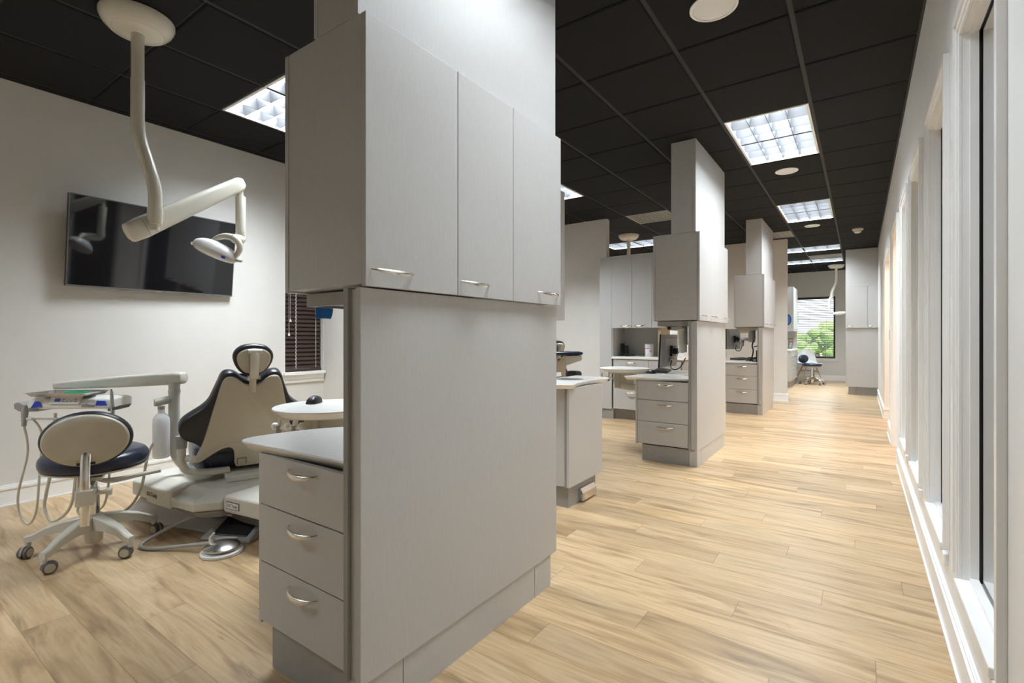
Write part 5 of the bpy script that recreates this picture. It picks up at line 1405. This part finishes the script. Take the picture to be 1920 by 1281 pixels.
# things on the middle back counter
zc = 0.8607
t = thing('wipes_tub', 'white wipes tub with pink print on the back counter in the niche', 'wipes tub', (-2.30, 6.56, zc))
cw = (-2.345, 6.56, 0)
tb = build('tub', MB().lathe([(0.055, zc + 0.0003), (0.058, zc + 0.004), (0.058, zc + 0.142), (0.001, zc + 0.142)], cw, 32), 'white_pl', t)
build('lid', MB().lathe([(0.060, zc + 0.1422), (0.060, zc + 0.166), (0.052, zc + 0.172), (0.001, zc + 0.172)], cw, 32), 'white_pl', t)
m = MB()
def patch(a0, a1, z0, z1, r=0.0584, n=6):
    rs = [[(cw[0] + r_ * math.cos(a), cw[1] + r_ * math.sin(a), z) for r_, z in ((r, z0), (r, z1), (r + 0.0005, z1), (r + 0.0005, z0))] for a in [math.radians(a0 + (a1 - a0) * k / n) for k in range(n + 1)]]
    return MB().rings(rs)
for k, b_ in enumerate(((-122, -68, 0.108, 0.117), (-60, -46, 0.060, 0.090), (-140, -130, 0.02, 0.118))):
    build('print', patch(b_[0], b_[1], zc + b_[2], zc + b_[3]), 'pink', tb, smooth=0)
build('print', patch(-115, -75, zc + 0.02, zc + 0.024), 'grey_pl', tb, smooth=0)
t = thing('power_adapter', 'small black upright adapter in the left corner of the niche counter', 'adapter', (-2.745, 6.55, zc))
build('body', MB().box(-2.757, -2.712, 6.56, 6.60, zc + 0.058, zc + 0.178), 'black', t, smooth=0, bevel=0.004)
build('stand', MB().box(-2.745, -2.665, 6.575, 6.595, zc + 0.0003, zc + 0.0575).box(-2.700, -2.655, 6.555, 6.60, zc + 0.03, zc + 0.15), 'black', t, smooth=0, bevel=0.003)
cable_heap('tangle of thin black cables on the niche counter beside the adapter', (-2.655, 6.54, zc), 0.10, 5, 0.028)
t = thing('tissue_box', 'white dispenser box on the back counter, behind the larger monitor', 'dispenser box', (-1.95, 6.55, zc))
build('body', MB().box(-2.03, -1.89, 6.48, 6.60, zc + 0.0003, 1.03), 'white_pl', t, smooth=0, bevel=0.006)
m = MB()
for k in range(3): m.box(-2.01 + 0.03 * k, -1.998 + 0.03 * k, 6.4785, 6.4799, zc + 0.02, zc + 0.09)
build('slots', m, 'grey_dk', t, smooth=0)

# wall plates
t = thing('wall_outlet', 'small white outlet plate on the stub wall above the third island counter', 'outlet', (-2.05, 9.789, 0.83))
build('plate', MB().box(-2.11, -2.04, 9.783, 9.7898, 0.775, 0.89), 'white_pl', t, smooth=0, bevel=0.002)
build('socket', MB().box(-2.09, -2.06, 9.7815, 9.7828, 0.79, 0.825).box(-2.09, -2.06, 9.7815, 9.7828, 0.84, 0.875), 'trim', t, smooth=0)
t = thing('light_switch', 'white switch plate on the right wall between the two far openings', 'light switch', (WR, 7.05, 1.15))
build('plate', MB().box(WR - 0.006, WR - 0.0003, 7.01, 7.09, 1.09, 1.21), 'white_pl', t, smooth=0, bevel=0.002)
build('rocker', MB().box(WR - 0.010, WR - 0.0062, 7.035, 7.065, 1.12, 1.18), 'white_pl', t, smooth=0, bevel=0.001)

# ================================================================== CORRIDOR END: shell chair and stool
SX, SY = -1.05, 14.42
t = thing('shell_chair', 'white moulded shell chair with wooden legs under the end window', 'chair', (SX, SY, 0), math.radians(28))
rs = []     # profile from the front lip over the seat up the back; faces local -y
prof = [(-0.24, 0.415, 0.17), (-0.22, 0.432, 0.20), (-0.12, 0.425, 0.225), (0.0, 0.415, 0.235), (0.10, 0.425, 0.238), (0.16, 0.47, 0.235), (0.20, 0.56, 0.225), (0.225, 0.68, 0.205), (0.245, 0.78, 0.165), (0.25, 0.825, 0.11)]
for off in (0.0,):
    top, bot = [], []
    for y_, z_, w_ in prof:
        top.append([(w_ * s_, y_ - 0.07 * abs(s_) ** 2.2 * (1 if z_ > 0.5 else 0.2), z_ + (0.055 if z_ < 0.5 else 0.0) * abs(s_) ** 2.5) for s_ in [k / 6 - 1 for k in range(13)]])
    for r_ in top: bot.append([(x, y_ + 0.006, z_ - 0.007) for x, y_, z_ in r_])
m = MB()
for r1, r2 in zip(top, bot): rs.append(r1 + list(reversed(r2)))
build('shell', m.rings(rs), 'white_pl', t, smooth=60, local=True)
for sx in (-1, 1):
    for sy in (-1, 1):
        build('leg', MB().sweep([(0.11 * sx, 0.10 * sy, 0.405), (0.235 * sx, 0.215 * sy, 0.0005)], [0.018, 0.012], n=10), 'wood', t, local=True)
m = MB()
for sx in (-1, 1):
    m.sweep([(0.14 * sx, -0.13, 0.31), (0.16 * sx, 0.145, 0.25)], 0.004, n=6); m.sweep([(0.14 * sx, 0.13, 0.31), (0.16 * sx, -0.145, 0.25)], 0.004, n=6)
    m.sweep([(-0.14, 0.13 * sx, 0.31), (0.16, 0.145 * sx, 0.25)], 0.004, n=6)
build('wire_brace', m, 'black', t, local=True)
t = thing('operator_stool', 'small rolling stool with navy seat and chrome base in front of the white shell chair', 'stool', (-0.945, 13.75, 0), math.radians(150), 'rolling stools')
stool_base(t, 'chrome', 0.4, 0.26, 'steel')
build('gas_column', MB().lathe([(0.026, 0.19), (0.026, 0.33), (0.02, 0.33), (0.02, 0.42), (0.001, 0.42)], (0, 0, 0), 20), 'chrome', t, local=True)
build('seat', cushion(0, 0.0, 0.435, 0.205, 0.215, 0.07), 'navy', t, smooth=60, local=True)
build('seat_pan', MB().lathe([(0.05, 0.405), (0.19, 0.42), (0.20, 0.436), (0.001, 0.436)], (0, 0, 0), 32), 'beige', t, local=True)
build('backrest', oval(0.16, 0.10, -0.06, 0.0, 0.12).xf(Matrix.Translation((0.24, 0, 0.60))), 'navy', t, smooth=60, local=True)
build('back_post', MB().sweep([(0.08, 0, 0.40), (0.21, 0, 0.41), (0.235, 0, 0.46), (0.238, 0, 0.60)], 0.011, n=10), 'chrome', t, local=True)
